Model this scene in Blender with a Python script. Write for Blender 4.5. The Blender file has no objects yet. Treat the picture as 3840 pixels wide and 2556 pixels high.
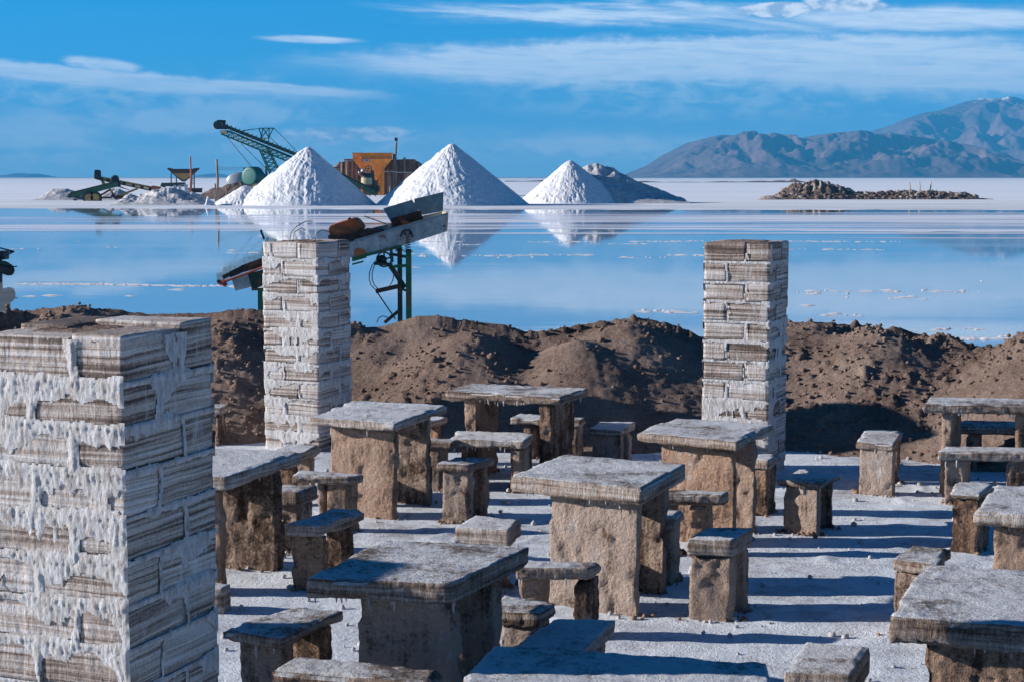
import bpy, bmesh, math, random
import numpy as np
from mathutils import Vector, Matrix
random.seed(7)
S = bpy.context.scene
COL = S.collection
R = math.radians
# ------------------------------------------------------------------ camera, sky, sun, exposure
F_PX, CX, CY, HOR, HC = 6200.0, 1920.0, 1278.0, 663.0, 2.8      # focal length in photo pixels, centre, horizon row, eye height
TH = math.atan((CY - HOR) / F_PX)
cam_d = bpy.data.cameras.new('camera'); cam = bpy.data.objects.new('camera', cam_d); COL.objects.link(cam)
cam.location = (0, 0, HC); cam.rotation_euler = (math.pi/2 - TH, 0, 0)
cam_d.sensor_width = 36; cam_d.lens = 36 * F_PX / 3840; cam_d.clip_start = 0.1; cam_d.clip_end = 40000
S.camera = cam
S.view_settings.view_transform = 'Standard'; S.view_settings.look = 'None'
S.view_settings.exposure = 0.72; S.view_settings.gamma = 1.0; S.view_settings.use_curve_mapping = False
SUN_EL, SUN_AZ = 17.0, 270.0          # degrees; light comes from the left, shadows run to the right
sun_d = bpy.data.lights.new('sun', 'SUN'); sun = bpy.data.objects.new('sun', sun_d); COL.objects.link(sun)
sun_d.energy = 5.0; sun_d.angle = R(0.5); sun_d.color = (1.0, 0.95, 0.90)
ldir = Vector((math.cos(R(SUN_EL)), -0.025, -math.sin(R(SUN_EL))))
sun.rotation_euler = ldir.to_track_quat('-Z', 'Y').to_euler()
S.cycles.max_bounces = 6; S.cycles.volume_bounces = 0; S.cycles.use_denoising = True
S.cycles.diffuse_bounces = 3; S.cycles.glossy_bounces = 3

class NT:
    """small helper round a node tree"""
    def __init__(s, tree): s.t = tree; s.n = tree.nodes; s.l = tree.links
    def new(s, typ, **kw):
        n = s.n.new(typ)
        for k, v in kw.items(): setattr(n, k, v)
        return n
    def put(s, sock, v):
        if isinstance(v, bpy.types.NodeSocket): s.l.new(v, sock)
        elif v is not None: sock.default_value = v
    def math(s, op, a, b=None, c=None, clamp=False):
        n = s.new('ShaderNodeMath', operation=op, use_clamp=clamp)
        s.put(n.inputs[0], a); s.put(n.inputs[1], b); s.put(n.inputs[2], c); return n.outputs[0]
    def mix(s, f, a, b, mode='MIX'):
        n = s.new('ShaderNodeMix', data_type='RGBA', blend_type=mode)
        s.put(n.inputs[0], f)
        for i, v in ((6, a), (7, b)):
            if isinstance(v, (tuple, list)): v = tuple(v) + ((1,) if len(v) == 3 else ())
            s.put(n.inputs[i], v)
        return n.outputs[2]
    def ramp(s, f, stops, interp='LINEAR'):
        n = s.new('ShaderNodeValToRGB'); e = n.color_ramp.elements; n.color_ramp.interpolation = interp
        while len(e) < len(stops): e.new(0.5)
        for el, (p, c) in zip(e, stops):
            el.position = p; el.color = (c, c, c, 1) if isinstance(c, (int, float)) else tuple(c) + (1,)
        s.put(n.inputs[0], f); return n.outputs[0]
    def noise(s, vec, scale, detail=4, rough=0.55, dist=0.0):
        n = s.new('ShaderNodeTexNoise'); s.put(n.inputs['Vector'], vec)
        n.inputs['Scale'].default_value = scale; n.inputs['Detail'].default_value = detail
        n.inputs['Roughness'].default_value = rough; n.inputs['Distortion'].default_value = dist
        return n.outputs[0]
    def sep(s, v):
        n = s.new('ShaderNodeSeparateXYZ'); s.put(n.inputs[0], v); return n.outputs
    def comb(s, x, y, z):
        n = s.new('ShaderNodeCombineXYZ')
        for i, v in enumerate((x, y, z)): s.put(n.inputs[i], v)
        return n.outputs[0]
    def mapr(s, v, a, b, c=0.0, d=1.0, smooth=True):
        n = s.new('ShaderNodeMapRange', interpolation_type='SMOOTHSTEP' if smooth else 'LINEAR')
        s.put(n.inputs[0], v)
        for i, q in enumerate((a, b, c, d)): n.inputs[i+1].default_value = q
        return n.outputs[0]
    def vscale(s, v, sc):
        n = s.new('ShaderNodeMapping'); s.put(n.inputs[0], v); n.inputs['Scale'].default_value = sc; return n.outputs[0]

W = bpy.data.worlds.new('World'); S.world = W; W.use_nodes = True
w = NT(W.node_tree); w.n.clear()
def build_world():
    tc = w.new('ShaderNodeTexCoord').outputs['Generated']
    x, y, z = w.sep(tc)
    zc = w.math('ABSOLUTE', z)
    # the thin high-altitude air is deep blue right down to the horizon
    up = w.comb(x, y, w.math('ADD', w.math('MULTIPLY', zc, 0.85), 0.16))
    nv = w.new('ShaderNodeVectorMath', operation='NORMALIZE'); w.put(nv.inputs[0], up)
    sky = w.new('ShaderNodeTexSky', sky_type='NISHITA'); sky.sun_disc = False
    sky.sun_elevation = R(SUN_EL); sky.sun_rotation = R(SUN_AZ)
    sky.altitude = 3400; sky.air_density = 1.0; sky.dust_density = 0.2; sky.ozone_density = 3.0
    w.put(sky.inputs[0], nv.outputs[0])
    el = w.math('MULTIPLY', w.math('ARCSINE', zc), 57.2958)          # degrees
    az = w.math('MULTIPLY', w.math('ARCTAN2', x, y), 57.2958)
    tint = w.ramp(w.math('DIVIDE', el, 90.0), [(0.0, SKYT[0]), (0.03, SKYT[1]), (0.075, SKYT[2]), (0.17, SKYT[3]), (0.3, SKYT[4]), (1.0, SKYT[5])])
    base = w.mix(1.0, sky.outputs[0], tint, 'MULTIPLY')
    # clouds, drawn in azimuth / elevation
    p = w.comb(w.math('MULTIPLY', az, 0.22), w.math('MULTIPLY', el, 0.9), 0.0)
    n1 = w.noise(p, 1.0, 7, 0.6, 0.6)
    n2 = w.noise(w.comb(w.math('MULTIPLY', az, 0.09), w.math('MULTIPLY', w.math('ADD', el, w.math('MULTIPLY', az, 0.05)), 1.3), 3.3), 1.0, 6, 0.62, 0.8)
    n3 = w.noise(w.comb(w.math('MULTIPLY', az, 0.9), w.math('MULTIPLY', el, 1.5), 8.0), 1.0, 6, 0.6, 0.3)
    wob = w.math('MULTIPLY', w.math('SUBTRACT', n3, 0.5), 1.0)
    def blob(a, e, wa, we, tilt=0.0, lo=0.15, hi=0.9, nn=n1, k=1.2, up_sharp=None):
        k = k * 1.5
        da = w.math('DIVIDE', w.math('SUBTRACT', az, a), wa)
        e2 = w.math('SUBTRACT', w.math('SUBTRACT', el, e), w.math('MULTIPLY', w.math('SUBTRACT', az, a), tilt))
        e2 = w.math('ADD', e2, w.math('MULTIPLY', wob, we * 0.9))
        if up_sharp:                                                 # crisp top, soft base
            pos = w.math('MAXIMUM', e2, 0.0); neg = w.math('MINIMUM', e2, 0.0)
            e2 = w.math('ADD', w.math('MULTIPLY', pos, up_sharp), neg)
        de = w.math('DIVIDE', e2, we)
        r = w.math('ADD', w.math('MULTIPLY', da, da), w.math('MULTIPLY', de, de))
        g = w.math('EXPONENT', w.math('MULTIPLY', r, -1.0))
        v = w.math('MULTIPLY', g, w.math('ADD', w.math('MULTIPLY', w.math('SUBTRACT', nn, 0.5), k * 2), 1.0))
        return w.mapr(v, lo, hi)
    def mx(vals):
        o = vals[0]
        for v in vals[1:]: o = w.math('MAXIMUM', o, v)
        return o
    # coordinates: az = (x-1920)/6200 rad, el = (663-y)/6200 rad, in degrees
    cirrus = mx([
        blob(5.5, 4.1, 9.5, 0.75, 0.02, 0.06, 0.48, n2, 0.7, 1.5),
        blob(14.5, 3.7, 7.0, 0.8, -0.03, 0.06, 0.52, n2, 0.8, 1.4),
        blob(3.0, 5.55, 7.0, 0.42, -0.02, 0.15, 0.9, n2, 1.3),
        blob(13.0, 5.2, 7.0, 0.45, 0.0, 0.1, 1.0, n2, 1.2),
        blob(-6.9, 4.62, 1.6, 0.13, -0.02, 0.15, 0.8, n2, 1.0),
        blob(-14.5, 3.4, 6.5, 0.42, -0.075, 0.08, 0.55, n2, 0.8, 2.0),
        blob(-8.5, 3.05, 4.0, 0.24, -0.06, 0.12, 0.75, n2, 1.0, 1.8),
        blob(-13.8, 3.75, 1.3, 0.3, -0.1, 0.2, 0.8, n3, 1.0, 1.5)])
    veil = mx([
        blob(-12.0, 2.4, 8.0, 1.0, 0.0, 0.1, 0.9, n1, 0.9),
        blob(-16.5, 0.9, 5.0, 0.9, 0.0, 0.15, 0.9, n1, 0.9),
        blob(4.5, 1.0, 5.0, 0.8, 0.0, 0.15, 1.0, n1, 0.9),
        blob(-5.0, 1.0, 8.0, 0.8, 0.0, 0.15, 1.1, n1, 0.9),
        blob(9.0, 3.2, 9.0, 1.1, 0.02, 0.03, 0.6, n2, 0.6),
        blob(-14.0, 2.5, 6.0, 0.7, -0.05, 0.05, 0.7, n1, 0.7)])
    cum = mx([
        blob(8.9, 5.6, 1.15, 0.28, 0.03, 0.25, 0.5, n3, 1.3, 1.2),
        blob(11.3, 5.75, 1.2, 0.30, -0.05, 0.25, 0.5, n3, 1.4, 1.2),
        blob(8.6, 6.05, 0.6, 0.14, 0.0, 0.3, 0.6, n3, 1.2),
        blob(15.3, 6.1, 0.8, 0.14, 0.0, 0.3, 0.6, n3, 1.2),
        blob(-4.5, 1.5, 1.0, 0.34, 0.0, 0.2, 0.6, n3, 1.0, 1.5),
        blob(-6.3, 1.45, 2.2, 0.34, 0.0, 0.2, 0.9, n3, 1.1, 1.3),
        blob(-9.0, 1.2, 1.2, 0.4, 0.0, 0.25, 1.1, n3, 1.1, 1.3),
        blob(9.7, 1.2, 0.6, 0.12, 0.0, 0.2, 0.6, n3, 1.2),
        blob(10.9, 1.35, 0.6, 0.10, 0.1, 0.2, 0.6, n3, 1.2)])
    fil = w.noise(w.comb(w.math('MULTIPLY', az, 0.33), w.math('MULTIPLY', w.math('ADD', el, w.math('MULTIPLY', az, 0.03)), 4.2), 5.0), 1.0, 7, 0.62, 1.2)
    low = mx([blob(-16.0, 1.6, 2.4, 0.5, 0.0, 0.1, 0.7, n3, 1.0), blob(-10.5, 2.0, 3.5, 0.55, 0.05, 0.12, 0.8, n3, 1.1), blob(3.0, 1.1, 3.5, 0.4, 0.0, 0.15, 0.9, n3, 1.1), blob(7.0, 0.8, 2.5, 0.3, 0.0, 0.15, 0.9, n3, 1.1)])
    cirrus = w.math('MULTIPLY', cirrus, w.mapr(fil, 0.30, 0.62, 0.62, 1.0))
    puff = w.noise(w.comb(w.math('MULTIPLY', az, 0.8), w.math('MULTIPLY', el, 2.0), 2.0), 1.0, 6, 0.58, 0.5)
    veil = w.math('MULTIPLY', veil, w.mapr(puff, 0.36, 0.66, 0.15, 1.0))
    # the cloud cover goes on outside the picture
    far_mask = mx([w.mapr(w.math('ABSOLUTE', az), 19.0, 30.0), w.mapr(el, 7.0, 12.0)])
    rest = w.math('MULTIPLY', far_mask, w.math('MULTIPLY', w.mapr(n2, 0.52, 0.75), w.mapr(el, 50.0, 8.0)))
    rest = w.math('MULTIPLY', rest, 0.3)
    bank = blob(7.0, 2.3, 7.0, 0.8, -0.02, 0.1, 0.9, n1, 0.5)
    base = w.mix(w.math('MULTIPLY', bank, 0.45), base, (1.1, 3.6, 6.0))
    base = w.mix(w.mapr(el, 3.0, 0.0, 0.0, 0.42), base, CLOUD[0])
    col = w.mix(w.math('MULTIPLY', veil, 0.8), base, CLOUD[0])
    col = w.mix(w.math('MULTIPLY', low, 0.55), col, CLOUD[1])
    col = w.mix(w.math('MULTIPLY', w.math('MAXIMUM', cirrus, rest), 0.92), col, CLOUD[1])
    shade = w.mapr(w.noise(w.comb(w.math('MULTIPLY', az, 1.6), w.math('MULTIPLY', w.math('SUBTRACT', el, 0.12), 3.2), 1.0), 1.0, 4), 0.38, 0.62)
    col = w.mix(w.math('MULTIPLY', cum, 0.9), col, w.mix(shade, CLOUD[2], CLOUD[3]))
    bg = w.new('ShaderNodeBackground'); bg.inputs[1].default_value = SKY_STR
    w.put(bg.inputs[0], col)
    out = w.new('ShaderNodeOutputWorld'); w.l.new(bg.outputs[0], out.inputs[0])
SKY_STR = 0.081
SKYT = [(0.70, 1.65, 1.6), (0.36, 1.55, 1.68), (0.0, 1.36, 1.72), (0.03, 0.55, 0.95), (0.02, 0.28, 0.58), (0.01, 0.12, 0.30)]
CLOUD = [(5.8, 7.5, 8.6), (7.9, 8.7, 9.6), (3.6, 4.6, 6.2), (9.0, 9.2, 9.6)]
build_world()

# ------------------------------------------------------------------ geometry helpers
def at(px, py, z=None, D=None):
    """world point seen at photo pixel (px,py): on height z, or at distance D (y = D)"""
    dx, dz = (px - CX) / F_PX, -(py - CY) / F_PX
    y = math.cos(TH) + dz * math.sin(TH); zz = -math.sin(TH) + dz * math.cos(TH)
    t = (z - HC) / zz if D is None else D / y
    return Vector((dx * t, y * t, HC + zz * t))
ZOOM = {'Z3': (700, 1400, .5093), 'Z4': (700, 1900, .5093), 'R1': (1600, 1400, .5518), 'R2': (1800, 1900, .4669),
        'R3': (2800, 1400, .4414), 'R4': (2800, 1900, .4414), 'M': (1200, 700, .3188), 'Y': (700, 400, .574),
        'B': (780, 420, .2423), 'H': (1200, 500, .2122), 'P': (120, 580, .3735), 'Q': (2850, 630, .3608), 'D': (0, 0, 1.63), 'F': (0, 0, 1)}
def zp(k, u, v): a, b, s = ZOOM[k]; return a + u * s, b + v * s
def zat(k, u, v, z=None, D=None): return at(*zp(k, u, v), z=z, D=D)

def _h(ix, iy, iz, seed):
    n = (ix * 374761393 + iy * 668265263 + iz * 1274126177 + seed * 144269) & 0x7fffffff
    n = ((n ^ (n >> 13)) * 1274126177) & 0x7fffffff
    n = (n ^ (n >> 16)) & 0xffff
    return n / 65535.0
def vn(x, y, z=0.0, seed=0):
    """vectorised smooth value noise, 0..1"""
    x, y, z = np.broadcast_arrays(np.asarray(x, float), np.asarray(y, float), np.asarray(z, float))
    fx, fy, fz = np.floor(x), np.floor(y), np.floor(z)
    ix, iy, iz = fx.astype(np.int64), fy.astype(np.int64), fz.astype(np.int64)
    tx, ty, tz = x - fx, y - fy, z - fz
    tx, ty, tz = tx*tx*(3-2*tx), ty*ty*(3-2*ty), tz*tz*(3-2*tz)
    r = 0
    for a in (0, 1):
        for b in (0, 1):
            for c in (0, 1):
                r = r + _h(ix+a, iy+b, iz+c, seed) * (tx if a else 1-tx) * (ty if b else 1-ty) * (tz if c else 1-tz)
    return r
def fbm(x, y, z=0.0, seed=0, o=4, g=0.5, l=2.03):
    x, y, z = np.asarray(x, float), np.asarray(y, float), np.asarray(z, float); s, a, t = 0, 1.0, 0
    for i in range(o):
        s = s + a * vn(x + 17.3*i, y + 5.1*i, z + 9.7*i, seed + i); t += a; a *= g; x, y, z = x*l, y*l, z*l
    return s / t
def sstep(a, b, v): t = np.clip((v - a) / (b - a), 0, 1); return t*t*(3-2*t)

def mesh_np(name, V, Q, smooth=True):
    me = bpy.data.meshes.new(name); V = np.asarray(V, np.float32); Q = np.asarray(Q, np.int32)
    me.vertices.add(len(V)); me.vertices.foreach_set('co', V.ravel())
    k = Q.shape[1]
    me.loops.add(Q.size); me.loops.foreach_set('vertex_index', Q.ravel())
    me.polygons.add(len(Q)); me.polygons.foreach_set('loop_start', np.arange(0, Q.size, k, dtype=np.int32))
    me.update(calc_edges=True); me.validate()
    if smooth: me.polygons.foreach_set('use_smooth', np.ones(len(me.polygons), bool))
    return me
def link(name, me, m=None, parent=None, loc=None):
    if m and not me.materials: me.materials.append(m)
    o = bpy.data.objects.new(name, me); COL.objects.link(o)
    if parent: o.parent = parent
    if loc is not None: o.location = loc
    return o
def tag(o, label=None, cat=None, group=None, kind=None):
    if label: o['label'] = label
    if cat: o['category'] = cat
    if group: o['group'] = group
    if kind: o['kind'] = kind
    return o
def empty(name, loc, rz=0.0, label=None, cat=None, group=None):
    o = bpy.data.objects.new(name, None); COL.objects.link(o); o.location = loc; o.rotation_euler = (0, 0, rz)
    o.empty_display_size = 0.1
    return tag(o, label, cat, group)
def grid_quads(nu, nv, mask=None):
    i = np.arange(nu*nv).reshape(nu, nv)
    q = np.stack([i[:-1, :-1], i[1:, :-1], i[1:, 1:], i[:-1, 1:]], -1)
    if mask is not None: return q[mask]
    return q.reshape(-1, 4)
def compact(V, Q):
    u, inv = np.unique(Q.ravel(), return_inverse=True); return V[u], inv.reshape(Q.shape)

_cube_cache = {}
def cube_surface(nx, ny, nz):
    key = (nx, ny, nz)
    if key in _cube_cache: return _cube_cache[key]
    idx = {}; V = []; Q = []
    def vi(i, j, k):
        t = (i, j, k)
        if t not in idx: idx[t] = len(V); V.append(t)
        return idx[t]
    for i in range(nx):
        for j in range(ny):
            Q.append((vi(i,j,0), vi(i,j+1,0), vi(i+1,j+1,0), vi(i+1,j,0)))
            Q.append((vi(i,j,nz), vi(i+1,j,nz), vi(i+1,j+1,nz), vi(i,j+1,nz)))
    for i in range(nx):
        for k in range(nz):
            Q.append((vi(i,0,k), vi(i+1,0,k), vi(i+1,0,k+1), vi(i,0,k+1)))
            Q.append((vi(i,ny,k), vi(i,ny,k+1), vi(i+1,ny,k+1), vi(i+1,ny,k)))
    for j in range(ny):
        for k in range(nz):
            Q.append((vi(0,j,k), vi(0,j,k+1), vi(0,j+1,k+1), vi(0,j+1,k)))
            Q.append((vi(nx,j,k), vi(nx,j+1,k), vi(nx,j+1,k+1), vi(nx,j,k+1)))
    V = np.array(V, float) / np.array([nx, ny, nz]); Q = np.array(Q)
    _cube_cache[key] = (V, Q); return V, Q

def rough_block(name, quad, z0, z1, res=0.03, rad=0.012, amp=0.006, freq=9.0, seed=0, flute=0.0, chip=0.0, pit=0.0, m=None, parent=None, origin=None):
    """irregular weathered block over a four-sided footprint (L,F,R,B), with rounded worn edges"""
    L, Fq, Rr, B = [np.array(p[:2], float) for p in quad]
    w_ = (np.linalg.norm(Fq-L) + np.linalg.norm(Rr-B)) / 2; d_ = (np.linalg.norm(Rr-Fq) + np.linalg.norm(B-L)) / 2; h_ = z1 - z0
    n = [max(2, min(60, int(round(s / res)))) for s in (w_, d_, h_)]
    V, Q = cube_surface(*n); dim = np.array([w_, d_, h_])
    P = V * dim; rr = min(rad, 0.45*min(w_, d_, h_))
    c = np.clip(P, rr, dim - rr); dv = P - c; ln = np.linalg.norm(dv, axis=1, keepdims=True) + 1e-9
    nrm = dv / ln; P = c + nrm * np.minimum(ln, rr)
    ox, oy = L[0]*3.1 + seed*1.7, L[1]*2.3
    f = fbm(P[:,0]*freq+ox, P[:,1]*freq+oy, P[:,2]*freq, seed, 3) - 0.5
    lo = fbm(P[:,0]*2.2+ox, P[:,1]*2.2+oy, P[:,2]*2.2, seed+5, 2) - 0.5
    fine = vn(P[:,0]*freq*2.6+oy, P[:,1]*freq*2.6+ox, P[:,2]*freq*2.2, seed+2) - 0.5
    disp = f * amp * 1.8 + lo * amp * 0.5 + fine * amp * 1.0
    if flute:                                                    # vertical run marks on the sides
        side = np.clip(1 - np.abs(nrm[:,2])*1.2, 0, 1)
        fl = vn((P[:,0]-P[:,1])*55+ox, (P[:,0]+P[:,1])*55, P[:,2]*7, seed+9) - 0.5
        disp = disp + side * fl * flute * 2
    if pit:
        pt_ = fbm(P[:,0]*7+ox, P[:,1]*7+oy, P[:,2]*7, seed+21, 3)
        disp = disp - pit * sstep(0.56, 0.70, pt_)
    if chip:                                                     # knocked-off corners and edges
        e = (np.abs(P - dim/2) > dim/2 - .02).sum(1)
        ch = vn(P[:,0]*5+ox, P[:,1]*5+oy, P[:,2]*4, seed+31)
        disp = disp - chip * (e >= 2) * sstep(0.45, 0.75, ch)
    P = P + nrm * disp[:, None]
    u, v = P[:,0]/w_, P[:,1]/d_
    XY = (L[None]*((1-u)*(1-v))[:,None] + Fq[None]*(u*(1-v))[:,None] + Rr[None]*(u*v)[:,None] + B[None]*((1-u)*v)[:,None])
    o = np.array(origin if origin is not None else (0,0,0), float)
    Vw = np.column_stack([XY, P[:,2] + z0]) - o
    return link(name, mesh_np(name, Vw, Q), m, parent)

def bm_obj(name, bm, m, parent=None, smooth=False, loc=None):
    me = bpy.data.meshes.new(name); bmesh.ops.recalc_face_normals(bm, faces=bm.faces); bm.to_mesh(me); bm.free()
    if smooth:
        me.polygons.foreach_set('use_smooth', np.ones(len(me.polygons), bool))
    return link(name, me, m, parent, loc)
def beam(bm, p, q, w1, w2=None, up=(0,0,1)):
    """rectangular bar from p to q"""
    w2 = w2 or w1; p, q = Vector(p), Vector(q); d = (q-p).normalized(); u = Vector(up)
    if abs(d.dot(u)) > 0.95: u = Vector((0,1,0))
    s = d.cross(u).normalized(); t = s.cross(d).normalized()
    vs = [bm.verts.new(e + s*a*w1/2 + t*b*w2/2) for e in (p, q) for a, b in ((-1,-1),(1,-1),(1,1),(-1,1))]
    for f in ((0,1,2,3),(7,6,5,4),(0,4,5,1),(1,5,6,2),(2,6,7,3),(3,7,4,0)): bm.faces.new([vs[i] for i in f])
def tube(bm, pts, r, seg=8, r1=None, cap=True):
    pts = [Vector(p) for p in pts]; rings = []
    n = len(pts)
    for i, p in enumerate(pts):
        d = (pts[min(i+1, n-1)] - pts[max(i-1, 0)]).normalized()
        u = Vector((0,0,1)) if abs(d.z) < 0.9 else Vector((0,1,0))
        s = d.cross(u).normalized(); t = s.cross(d)
        rr = r if r1 is None else r + (r1-r)*i/(n-1)
        if isinstance(r, (list, tuple)): rr = r[i]
        rings.append([bm.verts.new(p + (s*math.cos(a) + t*math.sin(a))*rr) for a in [2*math.pi*k/seg for k in range(seg)]])
    for a, b in zip(rings, rings[1:]):
        for k in range(seg): bm.faces.new((a[k], a[(k+1)%seg], b[(k+1)%seg], b[k]))
    if cap: bm.faces.new(rings[0][::-1]); bm.faces.new(rings[-1])
def slabpoly(bm, pts, off):
    """flat polygon given thickness by the vector off"""
    off = Vector(off); a = [bm.verts.new(Vector(p)) for p in pts]; b = [bm.verts.new(Vector(p)+off) for p in pts]; n = len(a)
    bm.faces.new(a); bm.faces.new(b[::-1])
    for i in range(n): bm.faces.new((a[i], a[(i+1)%n], b[(i+1)%n], b[i]))
def loft(bm, ringA, ringB, capA=False, capB=False):
    a = [bm.verts.new(p) for p in ringA]; b = [bm.verts.new(p) for p in ringB]; n = len(a)
    for i in range(n): bm.faces.new((a[i], a[(i+1)%n], b[(i+1)%n], b[i]))
    if capA: bm.faces.new(a)
    if capB: bm.faces.new(b)
def part(name, m, parent, fn, smooth=False):
    bm = bmesh.new(); fn(bm); o = parent.matrix_world.translation if False else parent.location
    bmesh.ops.translate(bm, verts=bm.verts, vec=-Vector(o))
    return bm_obj(name, bm, m, parent, smooth)

# ------------------------------------------------------------------ materials
def new_mat(name):
    m = bpy.data.materials.new(name); m.use_nodes = True; t = NT(m.node_tree)
    return m, t, t.n['Principled BSDF']
def obj_co(t): return t.new('ShaderNodeTexCoord').outputs['Object']
def world_co(t): return t.new('ShaderNodeNewGeometry').outputs['Position']
def rnd(t): return t.new('ShaderNodeObjectInfo').outputs['Random']
def bump(t, b, h, dist, strength=1.0):
    n = t.new('ShaderNodeBump'); n.inputs['Distance'].default_value = dist; n.inputs['Strength'].default_value = strength
    t.put(n.inputs['Height'], h); t.l.new(n.outputs[0], b.inputs['Normal'])
def simple(name, col, rough=0.6, metal=0.0, rust=0.0, rustcol=(.16,.06,.03), nscale=6.0, var=0.25, bmp=0.003):
    m, t, b = new_mat(name); co = world_co(t)
    n = t.noise(co, nscale, 6, 0.65)
    c = t.mix(t.mapr(n, .3, .7), tuple(x*(1-var) for x in col), tuple(min(1, x*(1+var)) for x in col))
    if rust:
        n2 = t.noise(co, nscale*0.7, 7, 0.7, 0.4)
        c = t.mix(t.mapr(n2, .62-.25*rust, .72-.2*rust), c, rustcol)
    t.put(b.inputs['Base Color'], c); b.inputs['Roughness'].default_value = rough; b.inputs['Metallic'].default_value = metal
    bump(t, b, t.noise(co, nscale*4, 4), bmp)
    return m

def mat_banded():
    """cut salt block: brown and pale layers"""
    m, t, b = new_mat('banded_salt'); co = world_co(t); x, y, z = t.sep(co); r = rnd(t)
    wig = t.math('MULTIPLY', t.math('SUBTRACT', t.noise(co, 2.2, 3), .5), 0.025)
    tilt = t.math('MULTIPLY', t.math('SUBTRACT', r, .5), 0.05)
    zz = t.math('ADD', t.math('ADD', z, wig), t.math('MULTIPLY', t.math('ADD', x, y), tilt))
    zz = t.math('ADD', zz, t.math('MULTIPLY', r, 7.0))
    b1 = t.noise(t.comb(t.math('MULTIPLY', x, .7), t.math('MULTIPLY', y, .7), t.math('MULTIPLY', zz, 58.0)), 1.0, 3, .6)
    b2 = t.noise(t.comb(t.math('MULTIPLY', x, 1.2), t.math('MULTIPLY', y, 1.2), t.math('MULTIPLY', zz, 17.0)), 1.0, 2, .5)
    grit = t.noise(co, 60, 4, .7)
    f = t.math('ADD', t.math('MULTIPLY', b1, .72), t.math('MULTIPLY', b2, .4))
    f = t.math('ADD', f, t.math('MULTIPLY', t.math('SUBTRACT', grit, .5), .22))
    f = t.math('ADD', f, t.math('MULTIPLY', t.math('SUBTRACT', r, .5), .10))
    fro = t.noise(t.vscale(co, (22, 22, 5)), 1.0, 5, .65); frl = t.noise(co, 3.0, 3, .5)
    frost = t.mapr(t.math('ADD', t.math('MULTIPLY', fro, .6), t.math('MULTIPLY', frl, .5)), .58, .72)
    c = t.ramp(f, [(.40, (.085,.058,.045)), (.47, (.20,.145,.115)), (.53, (.38,.30,.25)), (.60, (.52,.45,.40)), (.70, (.68,.63,.60))])
    c = t.mix(t.math('MULTIPLY', frost, .5), c, (.74,.72,.71))
    t.put(b.inputs['Base Color'], c); b.inputs['Roughness'].default_value = .85
    run = t.noise(t.vscale(co, (40, 40, 6)), 1.0, 4, .6)
    hh = t.math('ADD', t.math('MULTIPLY', b1, .9), t.math('ADD', t.math('MULTIPLY', grit, .5), t.math('MULTIPLY', run, .7)))
    bump(t, b, hh, .012, .9)
    return m
def mat_crust():
    m, t, b = new_mat('white_salt_crust'); co = world_co(t)
    n = t.noise(t.vscale(co, (26, 26, 9)), 1.0, 5, .7); g = t.noise(t.vscale(co, (70, 70, 28)), 1.0, 5, .75)
    c = t.ramp(t.math('ADD', t.math('MULTIPLY', n, .6), t.math('MULTIPLY', g, .4)), [(.36, (.34,.28,.25)), (.46, (.56,.52,.49)), (.6, (.75,.74,.74))])
    t.put(b.inputs['Base Color'], c); b.inputs['Roughness'].default_value = .7
    b.inputs['Subsurface Weight'].default_value = 0.0
    bump(t, b, g, .02, 1.0)
    return m
def mat_slab():
    """table and stool tops: frosted gritty top face, layered brown edge"""
    m, t, b = new_mat('slab_salt'); co = world_co(t); x, y, z = t.sep(co); r = rnd(t)
    nz = t.sep(t.new('ShaderNodeNewGeometry').outputs['True Normal'])[2]
    top = t.mapr(nz, .55, .8)
    n1 = t.noise(co, 2.4, 4, .6); n2 = t.noise(co, 27, 5, .85); n3 = t.noise(co, 9, 4, .6)
    ft = t.math('ADD', t.math('ADD', t.math('MULTIPLY', n1, .55), t.math('MULTIPLY', n3, .25)), t.math('MULTIPLY', n2, .55))
    ft = t.math('ADD', ft, t.math('MULTIPLY', t.math('SUBTRACT', r, .5), .10))
    ct = t.ramp(ft, [(.52, (.13,.098,.08)), (.59, (.36,.31,.28)), (.64, (.66,.65,.66)), (.72, (.88,.89,.91))])
    wig = t.math('MULTIPLY', t.math('SUBTRACT', t.noise(co, 4, 3), .5), .04)
    zz = t.math('ADD', t.math('ADD', z, wig), t.math('MULTIPLY', r, 5.0))
    b1 = t.noise(t.comb(t.math('MULTIPLY', x, 1.2), t.math('MULTIPLY', y, 1.2), t.math('MULTIPLY', zz, 38.0)), 1.0, 3, .6)
    run = t.noise(t.vscale(co, (60, 60, 12)), 1.0, 4, .7); g = t.noise(co, 90, 3, .8)
    fs = t.math('ADD', t.math('ADD', t.math('MULTIPLY', b1, .55), t.math('MULTIPLY', g, .25)), t.math('ADD', t.math('MULTIPLY', run, .35), t.math('MULTIPLY', n3, .15)))
    fs = t.math('ADD', fs, t.math('MULTIPLY', t.math('SUBTRACT', r, .5), .10))
    cs = t.ramp(fs, [(.52, (.11,.07,.05)), (.61, (.31,.225,.175)), (.69, (.50,.40,.335)), (.80, (.74,.68,.63))])
    t.put(b.inputs['Base Color'], t.mix(top, cs, ct)); b.inputs['Roughness'].default_value = .9
    t.put(b.inputs['Specular IOR Level'], .2)
    hh = t.math('ADD', t.math('MULTIPLY', n2, 1.0), t.math('ADD', t.math('MULTIPLY', run, .9), t.math('MULTIPLY', n3, .4)))
    bump(t, b, hh, .035, 1.0)
    return m
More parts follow.
